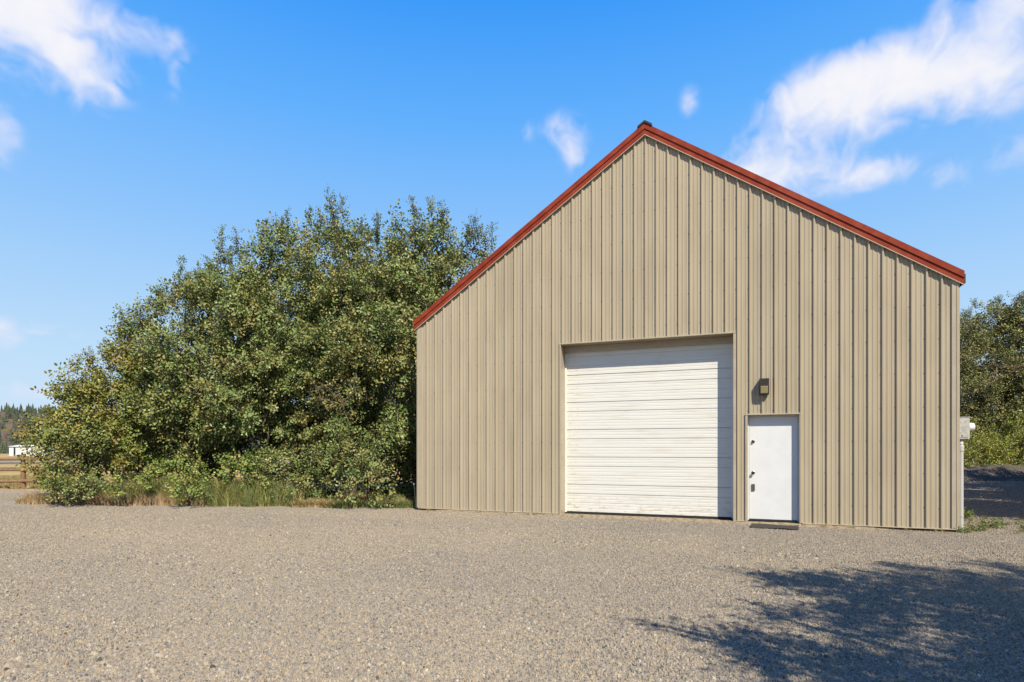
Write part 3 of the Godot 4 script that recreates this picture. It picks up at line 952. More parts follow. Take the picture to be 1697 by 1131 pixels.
func grow(called: String, d: Dictionary, category: String, group: String, mesh: Mesh, per_m3: float, size: float, shoots: float, girth: float) -> Node3D:
	rng.seed = d.seed * 977
	var o := thing(called, d.label, category, d.p, group)
	var base: Vector3 = d.p
	var blobs: Array = d.b
	var mid := Vector3.ZERO
	var top := 0.0
	for b in blobs:
		mid += Vector3(b[0], b[1], b[2]) - base
		top = maxf(top, b[1] + b[3] - base.y)
	mid /= blobs.size()
	# stems that split low, as in a thicket
	var stems := 1 if girth < 0.05 else (3 if category == "tree" else 2)
	var fork := []
	for s in stems:
		var st := new_st()
		var foot := Vector3(rng.randf_range(-1, 1), 0, rng.randf_range(-1, 1)) * girth * 3.0 - Vector3(0, 0.08, 0)
		var head := Vector3(mid.x * 0.6 + rng.randf_range(-1, 1) * top * 0.12, minf(mid.y * 0.85, top * 0.55), mid.z * 0.6 + rng.randf_range(-1, 1) * top * 0.10)
		var pts := []
		var rad := []
		for k in 6:
			var t := k / 5.0
			pts.append(foot.lerp(head, t) + Vector3(rng.randf_range(-1, 1), 0, rng.randf_range(-1, 1)) * girth * 1.2 * sin(PI * t))
			rad.append(girth * lerpf(1.0, 0.55, t) * (1.25 if k == 0 else 1.0))
		tube(st, pts, rad, 8)
		part("trunk", st, M.bark, o)
		fork.append(pts)
	var gaps := FastNoiseLite.new()   # hollows between the clumps
	gaps.seed = 91; gaps.frequency = 0.62; gaps.fractal_octaves = 2
	var places := []
	var colors := []
	var pal: Array = PALETTES[d.pal]
	for b in blobs:
		var c := Vector3(b[0], b[1], b[2]) - base
		var r: float = b[3]
		# a limb from the nearest stem, with side branches
		var st := new_st()
		var stem: Array = fork[rng.randi() % fork.size()]
		var from: Vector3 = stem[rng.randi_range(2, 5)]
		if from.y > c.y:
			from = stem[rng.randi_range(0, 2)]
		var bent := from.lerp(c, 0.5) + Vector3(rng.randf_range(-0.2, 0.2), rng.randf_range(-0.1, 0.35), rng.randf_range(-0.2, 0.2)) * r
		tube(st, [from, from.lerp(bent, 0.55), bent, bent.lerp(c, 0.6) + rand_dir() * 0.06 * r, c], [girth * 0.5, girth * 0.42, girth * 0.34, girth * 0.25, girth * 0.16], 6, false)
		for k in 9:
			var e := c + (rand_dir() + Vector3(0, 0.25, 0)).normalized() * r * rng.randf_range(0.6, 1.02)
			var q := bent.lerp(c, rng.randf_range(0.2, 1.0))
			tube(st, [q, q.lerp(e, 0.5) + rand_dir() * 0.14 * r, e], [girth * 0.17, girth * 0.11, girth * 0.04], 4, false)
		part("limb", st, M.bark, o)
		# leaf sprays gathered in clumps near the surface
		var clumps := []
		var tone := []
		var nc := int(11 + 11 * r * r)
		for k in nc:
			var dir := rand_dir()
			clumps.append(c + dir * Vector3(1, 0.92, 1) * r * lerpf(0.42, 1.02, pow(rng.randf(), 0.55)))
			tone.append(rng.randf())
		var count := int(per_m3 * 4.19 * r * r * r)
		for k in count:
			var i := rng.randi() % nc
			var spread := 0.09 + 0.075 * r
			var p: Vector3 = clumps[i] + Vector3(rng.randfn(), rng.randfn() * 0.7, rng.randfn()) * spread
			if k % 5 == 0:
				p = c + rand_dir() * r * pow(rng.randf(), 0.45) * 0.86
			elif gaps.get_noise_3dv(p + base) < -0.07:
				continue
			if p.y + base.y < GROUND + 0.05:
				p.y = GROUND + 0.05 - base.y + rng.randf() * 0.15
			var out := (p - c).normalized() * 0.9 + Vector3(0, 0.45, 0) + rand_dir() * 0.75
			places.append(Transform3D(facing(out, rng.randf() * TAU, size * rng.randf_range(0.75, 1.2)), p - out.normalized() * 0.12 * size))
			var pick: Color = pal[int(tone[i] * 3.99)] if rng.randf() < 0.6 else pal[rng.randi() % 4]
			colors.append(pick * rng.randf_range(0.8, 1.2))
		# upright shoots on the high clumps
		if b[1] + r - base.y > top * 0.72 and shoots > 0:
			for k in int(round(shoots * rng.randf_range(2, 5))):
				var a := rng.randf() * TAU
				var foot := c + Vector3(cos(a) * r * 0.7 * rng.randf(), r * rng.randf_range(0.6, 0.85), sin(a) * r * 0.7 * rng.randf())
				var tip := foot + Vector3(rng.randf_range(-0.25, 0.25), 1, rng.randf_range(-0.25, 0.25)) * rng.randf_range(0.35, 0.85) * shoots
				var sh := new_st()
				tube(sh, [foot, tip], [0.012, 0.004], 4, false)
				part("shoot", sh, M.bark, o)
				var steps := int(8 + 14 * (tip - foot).length())
				for j in steps:
					var t := float(j) / steps
					var out := Vector3(rng.randf_range(-1, 1), 0.9, rng.randf_range(-1, 1))
					places.append(Transform3D(facing(out, rng.randf() * TAU, size * lerpf(0.85, 0.5, t)), foot.lerp(tip, t) + rand_dir() * 0.05))
					colors.append(pal[rng.randi() % 4] * rng.randf_range(0.75, 1.1))
	copies("crown", mesh, places, colors, o)
	return o

func tuft(blades: int, tall: float, wide: float, lean: float, seed_no: int) -> ArrayMesh:
	var keep := rng.state
	rng.seed = seed_no
	var st := new_st()
	for k in blades:
		var a := rng.randf() * TAU
		var p := Vector3(cos(a), 0, sin(a)) * rng.randf() * 0.07
		var dir := Vector3(cos(a), 0, sin(a)) * lean * rng.randf_range(0.2, 1.0)
		var h := tall * rng.randf_range(0.5, 1.0)
		var side := Vector3(-sin(a), 0, cos(a)).rotated(Vector3.UP, rng.randf_range(-1, 1)) * wide * 0.5
		var prev := p
		var v := rng.randf_range(0.75, 1.25)
		st.set_color(Color(v, v, v))
		for j in 3:
			var t := (j + 1) / 3.0
			var q := p + Vector3(0, h * (t - 0.18 * lean * t * t), 0) + dir * t * t * h
			var s0 := side * (1.0 - j / 3.0)
			var s1 := side * (1.0 - t)
			if j < 2: quad(st, prev - s0, prev + s0, q + s1, q - s1)
			else: tri(st, prev - s0, prev + s0, q)
			prev = q
	st.generate_normals()
	var m := st.commit()
	m.surface_set_material(0, M.grass)
	rng.state = keep
	return m

func grass_area(called: String, label: String, mesh: Mesh, where: Callable, count: int, pal: Array, size: Vector2) -> void:
	var places := []
	var colors := []
	for k in count:
		var p = where.call()
		if p == null:
			continue
		var b := Basis(Vector3.UP, rng.randf() * TAU).scaled(Vector3.ONE * rng.randf_range(size.x, size.y))
		places.append(Transform3D(b, p))
		colors.append(pal[rng.randi() % pal.size()] * rng.randf_range(0.8, 1.2))
	var o := copies(called, mesh, places, colors, self)
	o.set_meta("label", label)
	o.set_meta("category", "grass")

func front_point(x: float, back: float) -> Vector3:
	return Vector3(x, GROUND - 0.01, edge_z(x) - back)

func build_vegetation() -> void:
	var small := spray(10, 0.30, 0.086, 0.058, 101)
	var small_b := spray(9, 0.28, 0.090, 0.062, 102)
	var fine := spray(11, 0.30, 0.070, 0.048, 103)
	var vine := spray(10, 0.30, 0.098, 0.08, 104, 0.3)
	for k in THICKET.size():
		var d: Dictionary = THICKET[k]
		var deep: bool = k >= 5   # the two that stand behind
		grow("thicket_tree", d, "tree", "trees of the thicket beside the barn", [small, small_b][k % 2], 112.0 if not deep else 60.0, 1.0 if not deep else 1.35, 0.0 if deep else 1.0, 0.085)
	for k in BUSHES.size():
		var d: Dictionary = BUSHES[k]
		grow("bush", d, "bush", "bushes along the foot of the thicket", vine if d.pal == "vine" or d.pal == "bright" else small, 170.0, 0.85, 0.0, 0.02)
	for k in LANE_TREES.size():
		grow("lane_tree", LANE_TREES[k], "tree", "trees along the lane", [fine, small][k % 2], 36.0, 1.35, 0.8, 0.12)
	for k in LANE_BUSHES.size():
		grow("lane_bush", LANE_BUSHES[k], "bush", "bushes under the lane trees", fine, 90.0, 1.1, 0.3, 0.03)
	build_shade_trees([small, small_b])
	# grass under the thicket
	rng.seed = 301
	var tall := tuft(18, 0.85, 0.018, 0.55, 201)
	var short_tuft := tuft(22, 0.30, 0.014, 0.8, 202)
	grass_area("tall_grass", "tall green grass standing in front of the thicket", tall,
		func():
			var back := rng.randf()
			return front_point(-6.7 + 2.9 * clampf(rng.randfn() * 0.5, -1, 1) + 0.25 * rng.randfn(), -0.05 + 0.6 * back), 1300,
		[Color(0.238, 0.259, 0.072), Color(0.302, 0.288, 0.094), Color(0.131, 0.171, 0.055), Color(0.302, 0.252, 0.101)], Vector2(0.3, 1.15))
	grass_area("dry_grass", "dry straw-coloured grass fringing the gravel by the bushes", short_tuft,
		func():
			var x := rng.randf_range(-11.1, -0.3)
			var t := sin(x * 1.7) + 0.6 * sin(x * 4.1 + 1.0)
			if t < 0.15 and x > -9.2: return null
			return front_point(x, -0.10 + 0.8 * rng.randf() * rng.randf() + (0.35 if x > -9 and x < -4 and rng.randf() < 0.4 else 0.0)), 1500,
		[Color(0.423, 0.302, 0.141), Color(0.484, 0.363, 0.192), Color(0.363, 0.242, 0.111), Color(0.302, 0.252, 0.101)], Vector2(0.5, 1.15))
	grass_area("dry_grass", "pinkish dry seed grass in a low mound at the fence end of the thicket", tuft(26, 0.46, 0.011, 0.6, 203),
		func(): return front_point(rng.randf_range(-10.9, -6.6), -0.22 + 0.55 * rng.randf()), 800,
		[Color(0.432, 0.302, 0.173), Color(0.490, 0.360, 0.209), Color(0.374, 0.252, 0.137)], Vector2(0.5, 1.1))
	grass_area("green_grass", "low green grass and weeds between gravel and bushes", short_tuft,
		func(): return front_point(rng.randf_range(-11.0, 0.0), -0.08 + 0.9 * rng.randf()), 2300,
		[Color(0.161, 0.192, 0.055), Color(0.202, 0.207, 0.071), Color(0.131, 0.161, 0.050), Color(0.272, 0.237, 0.086)], Vector2(0.4, 1.1))
	grass_area("undergrowth_litter", "dry undergrowth on the shaded floor of the thicket", short_tuft,
		func(): return front_point(rng.randf_range(-11.0, -0.3), 0.9 + 4.5 * rng.randf()), 1500,
		[Color(0.423, 0.302, 0.141), Color(0.363, 0.242, 0.111), Color(0.302, 0.252, 0.101)], Vector2(0.6, 1.3))
	grass_area("field_grass", "dry yellow grass around the rail fence", short_tuft,
		func():
			var x := rng.randf_range(-30, -12)
			return Vector3(x, GROUND - 0.01, edge_z(x) - 0.2 - 9.0 * rng.randf()), 3200,
		[Color(0.331, 0.245, 0.108), Color(0.374, 0.288, 0.137), Color(0.288, 0.202, 0.079), Color(0.187, 0.180, 0.058)], Vector2(0.4, 0.8))
	grass_area("lane_grass", "sparse yellowing weeds on the lane beside the barn", short_tuft,
		func(): return Vector3(11.15 + pow(rng.randf(), 1.4) * 1.9, GROUND - 0.008, -0.1 - rng.randf() * 3.2), 130,
		[Color(0.158, 0.173, 0.043), Color(0.245, 0.209, 0.072), Color(0.130, 0.151, 0.040), Color(0.302, 0.238, 0.108)], Vector2(0.15, 0.5))
	# straw lying along the foot of the wall
	var bit := new_st()
	bit.set_color(Color.WHITE)
	quad(bit, Vector3(-0.03, 0, 0.0015), Vector3(0.03, 0.002, 0.0015), Vector3(0.03, 0.002, -0.0015), Vector3(-0.03, 0, -0.0015))
	tri(bit, Vector3(-0.03, 0, 0.0015), Vector3(0, -0.003, 0), Vector3(0.03, 0.002, 0.0015))
	bit.generate_normals()
	var bm := bit.commit()
	bm.surface_set_material(0, M.tint)
	grass_area("straw_litter", "pale straw and dry needles along the foot of the barn wall", bm,
		func():
			var x := rng.randf_range(-0.4, 11.0)
			return Vector3(x, -0.03 - 0.02 * rng.randf() if x > 0.9 and x < 9.6 else GROUND + 0.01, 0.03 + 0.2 * rng.randf() * rng.randf()), 1500,
		[Color(0.360, 0.266, 0.137), Color(0.418, 0.331, 0.194), Color(0.259, 0.180, 0.086)], Vector2(0.4, 1.2))
	grass_area("wall_weeds", "small dry and green tufts rooted along the foot of the barn wall", short_tuft,
		func():
			var x := rng.randf_range(0.3, 10.8)
			if x > G0 - 0.1 and x < D1 + 0.2 and rng.randf() < 0.8: return null
			return Vector3(x, GROUND + 0.005, 0.07 + 0.12 * rng.randf()), 70,
		[Color(0.36, 0.28, 0.13), Color(0.42, 0.32, 0.16), Color(0.18, 0.20, 0.06)], Vector2(0.12, 0.42))
	# single weeds
	rng.seed = 307
	var spots := [[11.35, -0.35, 0.22, "lone green weed sprouting beside the meter pipe"], [11.75, -0.95, 0.26, "bright green weed tuft in the middle of the bare lane verge"], [12.35, -1.0, 0.2, "small weed at the outer side of the lane verge"], [11.8, -2.6, 0.3, "larger green weed at the edge of the lane's shade"], [12.2, -0.55, 0.18, "low yellow-green weed on the gravel side of the verge"], [11.06, 0.02, 0.18, "slender weed against the barn's corner at the pipe foot"], [4.16 - 1.1, 0.075, 0.10, "tiny weed growing out of the soil at the barn wall"]]
	for s in spots:
		var o := thing("weed", s[3], "weed", Vector3(s[0], GROUND, s[1]))
		var places := []
		var colors := []
		for k in 26:
			var out := Vector3(rng.randf_range(-1, 1), rng.randf_range(0.3, 1.2), rng.randf_range(-1, 1))
			places.append(Transform3D(facing(out, rng.randf() * TAU, s[2] * 2.4 * rng.randf_range(0.5, 1.0)), Vector3(rng.randf_range(-1, 1), 0.1 * rng.randf(), rng.randf_range(-1, 1)) * s[2] * 0.5))
			colors.append([Color(0.115, 0.166, 0.036), Color(0.158, 0.187, 0.043)][k % 2])
		copies("leaves", fine, places, colors, o)

func build_shade_trees(meshes: Array) -> void:
	# the trees beyond the frame whose shadows lie on the yard and the lane
	var t := Vector2(SUN.x, SUN.z) / SUN.y
	var b := []
	for s in [[8.5, 5.6, 0.95, 5.0], [9.8, 4.95, 1.0, 5.6], [8.05, 7.05, 0.55, 4.6], [9.3, 6.6, 1.0, 5.2], [10.6, 6.0, 1.2, 6.0], [8.3, 8.55, 0.85, 4.4], [7.25, 7.7, 0.36, 4.3], [6.75, 7.62, 0.24, 4.2], [7.5, 6.9, 0.3, 4.5], [7.9, 9.0, 0.5, 4.3], [8.0, 7.95, 0.55, 4.4], [8.75, 7.7, 0.75, 4.9], [8.6, 6.4, 0.6, 5.0], [10.2, 7.3, 0.9, 5.6], [9.3, 5.5, 0.8, 5.2], [9.7, 8.2, 1.1, 5.0], [11.3, 4.5, 1.1, 6.6], [11.8, 7.4, 1.5, 6.0], [7.75, 5.15, 0.36, 4.8], [7.6, 8.3, 0.4, 4.2], [12.6, 5.4, 1.4, 7.2], [10.4, 3.55, 0.3, 6.6], [8.9, 9.8, 1.2, 4.6], [11.0, 9.6, 1.4, 5.2]]:
		b.append([s[0] + t.x * (s[3] - GROUND), s[3], s[1] + t.y * (s[3] - GROUND), s[2]])
		if s[2] > 1.15:
			b.append([s[0] + 0.35 + t.x * (s[3] + 2.6), s[3] + 2.6, s[1] + t.y * (s[3] + 2.6), s[2] * 1.05])
	grow("yard_tree", {"p": Vector3(14.6, GROUND, 11.6), "pal": "mid", "seed": 51, "label": "leafy tree whose crown throws its shadow across the gravel yard", "b": b}, "tree", "", meshes[0], 110.0, 0.92, 0.6, 0.14)
	for k in 4:
		var c: Vector3 = [Vector3(17.9, 0, -2.0), Vector3(19.6, 0, -7.6), Vector3(21.4, 0, -12.8), Vector3(22.9, 0, -18.4)][k]
		b = []
		rng.seed = 700 + k
		for j in 9:
			var a := TAU * j / 8.0
			b.append([c.x + cos(a) * 1.9 * (1 if j < 8 else 0), (2.4 + 2.6 * rng.randf() + (1.6 if j == 8 else 0.0)) * (1.0 if k < 3 else 0.75), c.z + sin(a) * 1.9 * (1 if j < 8 else 0), rng.randf_range(1.6, 2.1)])
		c.y = GROUND
		grow("lane_tree", {"p": c, "pal": "rmid", "seed": 60 + k, "label": ["spreading tree at the mouth of the lane shading its floor", "spreading tree halfway down the lane opposite the barn", "spreading tree deep down the lane before the earth bank", "spreading tree by the earth bank shading the lane's end"][k], "b": b}, "tree", "trees along the lane", meshes[1], 30.0, 1.6, 0.4, 0.14)

# ------------------------------------------------------------------ far things
func build_distance() -> void:
	rng.seed = 401
	# post-and-rail fence
	var right := Vector3(0.933, 0, -0.359)
	fence("rail_fence", "brown post and rail fence at the far edge of the gravel", Vector3(-18.15, GROUND, -1.64), right, [-2, -1, 0, 1, 2], 2.45, 1.34, [0.30, 0.74, 1.13], 0.075, M.wood, 0.055)
	fence("field_fence", "weathered rail fence crossing the dry field behind the nearer fence", Vector3(-38.1, GROUND, -12.8), right, [-4, -3, -2, -1, 0, 1, 2, 3], 3.2, 1.12, [0.28, 0.62, 0.95], 0.07, M.old_wood, 0.045)
	# pale road across the field
	var st := new_st()
	var c := Vector3(-74.2, GROUND - 0.004, -33.2)
	var fw := Vector3(-0.359, 0, -0.933)
	quad(st, c - right * 160 - fw * 9, c + right * 160 - fw * 9, c + right * 160 + fw * 9, c - right * 160 + fw * 9)
	structure("road", st, world_mat(noise_tex(0.02, [lin(0.173, 0.173, 0.176), lin(0.238, 0.234, 0.230)], [0.2, 0.8], 256, 71), 12.0, 0.95))
	# white shed
	var shed := thing("white_shed", "small white shed with a dark doorway out in the dry field", "shed", Vector3(-177.9, GROUND, -87.6))
	shed.rotation.y = deg_to_rad(21)
	st = new_st()
	box(st, Vector3(0, 0, -7), Vector3(12, 2.5, 0))
	part("wall", st, M.white, shed)
	st = new_st()
	for z in [[-7.3, 0.3]]:
		var e := [Vector3(-0.3, 2.5, z[1]), Vector3(12.3, 2.5, z[1]), Vector3(12.3, 2.5, z[0]), Vector3(-0.3, 2.5, z[0]), Vector3(-0.3, 3.0, -3.5), Vector3(12.3, 3.0, -3.5)]
		quad(st, e[0], e[1], e[5], e[4]); quad(st, e[2], e[3], e[4], e[5]); tri(st, e[3], e[0], e[4]); tri(st, e[1], e[2], e[5]); quad(st, e[3], e[2], e[1], e[0])
	part("roof", st, M.strip, shed)
	st = new_st()
	box(st, Vector3(1.25, 0.2, 0.002), Vector3(1.75, 2.3, 0.03))
	part("doorway", st, M.rubber, shed)
	# red shed glimpsed through the thicket
	var red := thing("red_shed", "faded red shed glimpsed through the dark middle of the thicket", "shed", Vector3(-11.0, GROUND, -7.9))
	red.rotation.y = deg_to_rad(21)
	for k in 9:
		st = new_st()
		box(st, Vector3(k * 0.3, 0, -0.03), Vector3(k * 0.3 + 0.288, 2.7, 0.0), 0.004)
		part("board", st, M.faded_red, red)
	st = new_st()
	box(st, Vector3(0, 0, -4), Vector3(2.69, 2.69, -0.034))
	part("wall", st, M.faded_red, red)
	st = new_st()
	box(st, Vector3(-0.3, 2.71, -4.3), Vector3(3.0, 2.85, 0.35), 0.01)
	part("roof", st, M.old_wood, red)
	# wooded hills
	st = new_st()
	var n := FastNoiseLite.new()
	n.seed = 81; n.frequency = 0.006; n.fractal_octaves = 3
	var rows := []
	for i in 97:
		var az := deg_to_rad(-125.0 + i * 1.75)
		var row := []
		for j in 13:
			var r := 300.0 + j * 45.0
			row.append(hill_point(az, r, n))
		rows.append(row)
	for i in 96:
		for j in 12:
			quad(st, rows[i][j], rows[i + 1][j], rows[i + 1][j + 1], rows[i][j + 1])
	structure("hills", st, M.hill)
	# conifers
	st = new_st()
	for k in 6:
		var y0 := 0.08 + k * 0.15
		var r0 := 0.235 * (1.0 - k / 6.4)
		for j in 9:
			var a0 := TAU * j / 9.0 + k
			var a1 := TAU * (j + 1) / 9.0 + k
			var w0 := r0 * (1.0 if j % 2 == 0 else 0.66)
			var w1 := r0 * (1.0 if j % 2 == 1 else 0.66)
			var v := 0.8 + 0.4 * fmod(j * 0.37 + k * 0.21, 1.0)
			st.set_color(Color(v, v, v))
			tri(st, Vector3(cos(a1) * w1, y0 - (0.03 if j % 2 == 1 else 0.0), sin(a1) * w1), Vector3(cos(a0) * w0, y0 - (0.03 if j % 2 == 0 else 0.0), sin(a0) * w0), Vector3(0, minf(y0 + 0.3, 1.0), 0))
	st.set_color(Color(1.3, 0.9, 0.7))
	for j in 5:
		var a0 := TAU * j / 5.0
		var a1 := TAU * (j + 1) / 5.0
		tri(st, Vector3(cos(a1) * 0.016, 0, sin(a1) * 0.016), Vector3(cos(a0) * 0.016, 0, sin(a0) * 0.016), Vector3(0, 0.6, 0))
	st.generate_normals()
	var cone := st.commit()
	cone.surface_set_material(0, M.tint)
	var places := []
	var colors := []
	var pn := FastNoiseLite.new()
	pn.seed = 83; pn.frequency = 0.018
	while places.size() < 15000:
		var az := deg_to_rad(rng.randf_range(-124, 40))
		var r := rng.randf_range(310, 640)
		var p := hill_point(az, r, n)
		var dead := pn.get_noise_2d(p.x, p.z) + 0.9 * exp(-pow((r - 430.0) / 45.0, 2)) - 0.25
		if dead > 0.35 and rng.randf() < 0.45:
			continue
		var s := rng.randf_range(3.6, 7.6) * (0.7 if dead > 0.3 else 1.0)
		places.append(Transform3D(Basis(Vector3.UP, rng.randf() * TAU).scaled(Vector3(s * 0.85, s, s * 0.85)), p - Vector3(0, 0.3, 0)))
		var g := Color(0.043, 0.061, 0.040).lerp(Color(0.068, 0.086, 0.043), rng.randf())
		colors.append(g if dead < 0.3 or rng.randf() < 0.25 else Color(0.144, 0.083, 0.061).lerp(Color(0.101, 0.072, 0.054), rng.randf()))
	var o := copies("conifer_forest", cone, places, colors, self)
	o.set_meta("label", "far wooded hillside of conifers with a brown stand of dead trees")
	o.set_meta("category", "forest")

func hill_point(az: float, r: float, n: FastNoiseLite) -> Vector3:
	var p := Vector3(sin(az) * r, 0, -cos(az) * r)
	var h := smooth(320, 620, r) * (30.0 + 10.0 * n.get_noise_2d(p.x, p.z)) * smooth(860, 700, r)
	p.y = GROUND - 0.6 + h + 3.0 * n.get_noise_2d(p.x * 2.0, p.z * 2.0) * smooth(330, 450, r)
	return p

func fence(called: String, label: String, at: Vector3, along: Vector3, posts: Array, step: float, tall: float, rails: Array, thick: float, m: Material, rail_r: float) -> void:
	var o := thing(called, label, "fence", at)
	for k in posts:
		var st := new_st()
		var p: Vector3 = along * (step * k)
		var lean := Vector3(rng.randf_range(-0.03, 0.03), 0, 0)
		tube(st, [p - Vector3(0, 0.2, 0), p + lean * 0.5 + Vector3(0, tall * 0.5, 0), p + lean + Vector3(0, tall - 0.02, 0), p + lean + Vector3(0, tall, 0)], [thick * 1.2, thick * 1.12, thick * 1.1, thick * 0.9], 9)
		part("post", st, m, o)
	for i in posts.size() - 1:
		for h in rails:
			var st := new_st()
			var a: Vector3 = along * (step * posts[i]) + Vector3(0, h + rng.randf_range(-0.02, 0.02), 0) + Vector3(0.359, 0, 0.933) * thick
			var b: Vector3 = along * (step * posts[i + 1]) + Vector3(0, h + rng.randf_range(-0.02, 0.02), 0) + Vector3(0.359, 0, 0.933) * thick
			a -= along * 0.06
			b += along * 0.06
			var sag := a.lerp(b, 0.5) - Vector3(0, rng.randf_range(0, 0.015), 0)
			tube(st, [a, sag, b], [rail_r * 1.05, rail_r, rail_r * 0.9], 8)
			part("rail", st, m, o)

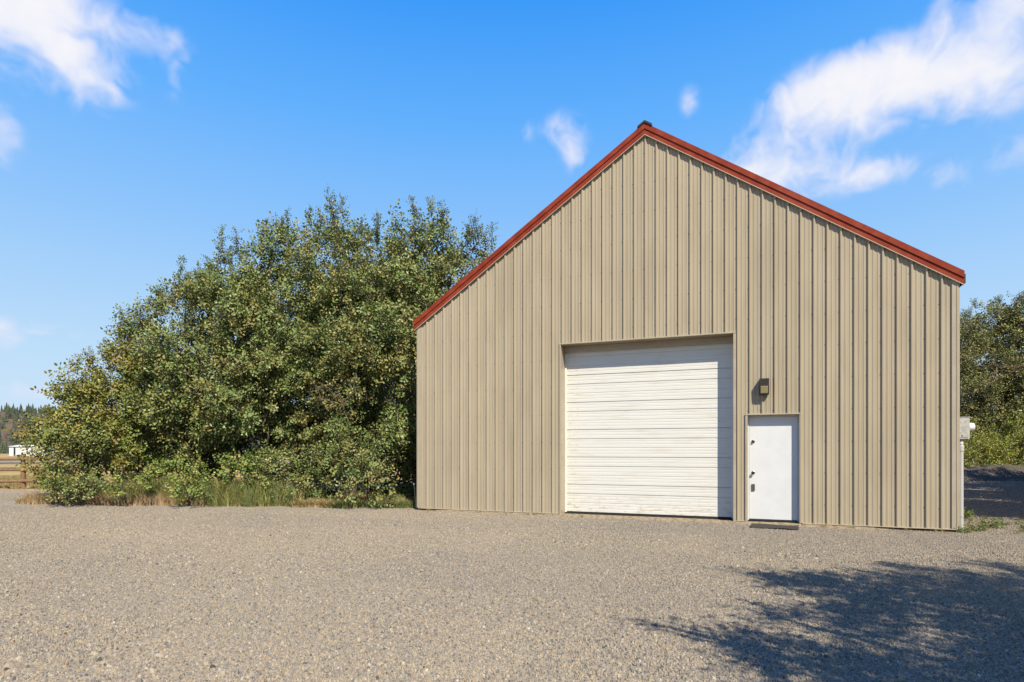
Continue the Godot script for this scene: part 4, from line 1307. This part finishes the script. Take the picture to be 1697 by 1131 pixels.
# ------------------------------------------------------------------ small things
func build_details() -> void:
	# wall lamp, unlit
	var lamp := thing("wall_light", "dark bronze wall light with tan lens above the entry door", "lamp", Vector3(7.705, 2.49, 0.024))
	var st := new_st()
	var w := 0.175
	var side := [Vector2(0.0, 0.0), Vector2(0.075, 0.0), Vector2(0.12, 0.03), Vector2(0.145, 0.17), Vector2(0.15, 0.305), Vector2(0.14, 0.315), Vector2(0.0, 0.315)]   # z, y
	for i in side.size():
		var a: Vector2 = side[i]
		var b: Vector2 = side[(i + 1) % side.size()]
		quad(st, Vector3(0, a.y, a.x), Vector3(w, a.y, a.x), Vector3(w, b.y, b.x), Vector3(0, b.y, b.x))
	for i in range(1, side.size() - 1):
		tri(st, Vector3(w, side[0].y, side[0].x), Vector3(w, side[i + 1].y, side[i + 1].x), Vector3(w, side[i].y, side[i].x))
		tri(st, Vector3(0, side[0].y, side[0].x), Vector3(0, side[i].y, side[i].x), Vector3(0, side[i + 1].y, side[i + 1].x))
	part("housing", st, M.bronze, lamp)
	st = new_st()
	var f := 0.02
	var lo := Vector3(f, 0.022, 0.122)
	var p := [Vector3(f, 0.024, 0.114), Vector3(w - f, 0.024, 0.114), Vector3(w - f, 0.165, 0.148), Vector3(f, 0.165, 0.148)]
	var q := []
	for v in p:
		q.append(v + Vector3(signf(w / 2 - v.x) * 0.008, signf(0.1 - v.y) * 0.008, 0.016))
	quad(st, q[0], q[1], q[2], q[3])
	for k in 4:
		var m := (k + 1) % 4
		quad(st, p[k], p[m], q[m], q[k])
	part("lens", st, M.lens, lamp)
	# electric meter on the side wall
	var meter := thing("electric_meter", "grey electric meter box with a round meter and white conduit at the barn's side", "meter", Vector3(11.0, 0, -0.10))
	st = new_st()
	box(st, Vector3(-0.02, 1.60, -0.36), Vector3(0.175, 1.99, -0.0), 0.008)
	var cab := part("cabinet", st, M.grey_steel, meter)
	st = new_st()
	box(st, Vector3(-0.025, 1.985, -0.37), Vector3(0.185, 2.0, 0.008), 0.004)
	part("cabinet_lid", st, M.grey_steel, cab)
	st = new_st()
	box(st, Vector3(0.02, 1.63, 0.001), Vector3(0.15, 1.965, 0.006), 0.002)
	part("cabinet_face", st, M.grey_steel, cab)
	st = new_st()
	tube(st, [Vector3(0.06, 1.665, 0.006), Vector3(0.06, 1.665, 0.012)], [0.014, 0.012], 10)
	part("knockout", st, M.nickel, cab)
	st = new_st()
	box(st, Vector3(-0.012, 1.90, 0.007), Vector3(0.016, 1.975, 0.011), 0.002)
	part("rust_patch", st, M.rust, cab)
	st = new_st()
	tube(st, [Vector3(0.175, 1.82, -0.17), Vector3(0.205, 1.82, -0.17)], [0.088, 0.088], 20)
	part("meter_ring", st, M.grey_steel, meter)
	st = new_st()
	tube(st, [Vector3(0.205, 1.82, -0.17), Vector3(0.28, 1.82, -0.17), Vector3(0.288, 1.82, -0.17)], [0.078, 0.074, 0.06], 20)
	part("meter_dial", st, M.strip, meter)
	st = new_st()
	tube(st, [Vector3(0.055, -0.2, -0.05), Vector3(0.055, 1.44, -0.05)], [0.040, 0.040], 18)
	part("conduit", st, M.pvc, meter)
	st = new_st()
	tube(st, [Vector3(0.055, 1.38, -0.05), Vector3(0.055, 1.39, -0.05), Vector3(0.055, 1.48, -0.05), Vector3(0.055, 1.50, -0.05)], [0.041, 0.048, 0.048, 0.041], 18)
	part("conduit_coupling", st, M.pvc, meter)
	st = new_st()
	tube(st, [Vector3(0.055, 1.50, -0.05), Vector3(0.07, 1.56, -0.07), Vector3(0.075, 1.602, -0.08)], [0.036, 0.036, 0.036], 16)
	part("conduit_neck", st, M.pvc, meter)
	st = new_st()
	tube(st, [Vector3(0.055, 0.20, -0.05), Vector3(0.055, 0.225, -0.05)], [0.0435, 0.0435], 18)
	part("pipe_strap", st, M.grey_steel, meter)
	# thin dark wavy sheet on the ground before the entry door
	var dm := thing("dark_sheet", "thin dark sheet lying on the ground before the white entry door", "mat", Vector3(7.58, GROUND + 0.008, 0.10))
	dm.rotation.y = deg_to_rad(-5)
	st = new_st()
	for i in 24:
		for j in 10:
			var c := []
			for e in [[i, j], [i + 1, j], [i + 1, j + 1], [i, j + 1]]:
				var x: float = e[0] / 24.0 * 0.82
				var z: float = e[1] / 10.0 * 0.60
				c.append(Vector3(x + 0.012 * sin(z * 23.0), 0.016 + 0.006 * sin(x * 9.0 + z * 5.0), z + 0.012 * sin(x * 11.0)))
			quad(st, c[3], c[2], c[1], c[0])
	part("sheet_top", st, M.mat, dm)
	st = new_st()
	box(st, Vector3(0.012, -0.008, 0.012), Vector3(0.808, 0.009, 0.59), 0.003)
	part("backing", st, M.rubber, dm)
	# stake by the corner
	var stake := thing("metal_stake", "thin galvanised stake leaning by the barn's corner at the thicket", "stake", Vector3(-0.18, GROUND, -0.25))
	st = new_st()
	tube(st, [Vector3(0.01, -0.15, 0), Vector3(-0.07, 0.62, 0.0)], [0.016, 0.016], 8)
	part("rod", st, M.nickel, stake)
	st = new_st()
	tube(st, [Vector3(-0.069, 0.60, 0.0), Vector3(-0.072, 0.64, 0.0)], [0.022, 0.02], 8)
	part("cap", st, M.pvc, stake)
	# dead twigs
	rng.seed = 909
	for k in 3:
		var at: Vector3 = [Vector3(-2.38, 2.70, -0.21), Vector3(-2.97, 3.10, -0.04), Vector3(20.53, 5.76, -26.97)][k]
		var long: float = [0.75, 0.6, 1.7][k]
		var o := thing("dead_branch", ["bare grey branch arching out of the thicket beside the vine bush", "bare twiggy branch hanging in the thicket under the eave tree", "brown dead branch tangled in the tall dark lane tree"][k], "branch", at)
		st = new_st()
		for j in 13:
			var a := Vector3(rng.randf_range(-0.2, 0.2), rng.randf_range(-0.2, 0.2), rng.randf_range(-0.2, 0.2)) * long
			var e := a + (rand_dir() + Vector3(0.25, -0.2, 0.5)).normalized() * long * rng.randf_range(0.5, 1.0)
			var mid := a.lerp(e, 0.5) + rand_dir() * 0.12 * long
			tube(st, [a, mid, e], [0.009 * long, 0.006 * long, 0.002 * long], 4, false)
			for g in 3:
				tube(st, [mid.lerp(e, 0.3 * g), mid.lerp(e, 0.3 * g) + rand_dir() * 0.25 * long], [0.005 * long, 0.002 * long], 3, false)
		part("twigs", st, M.dead, o)
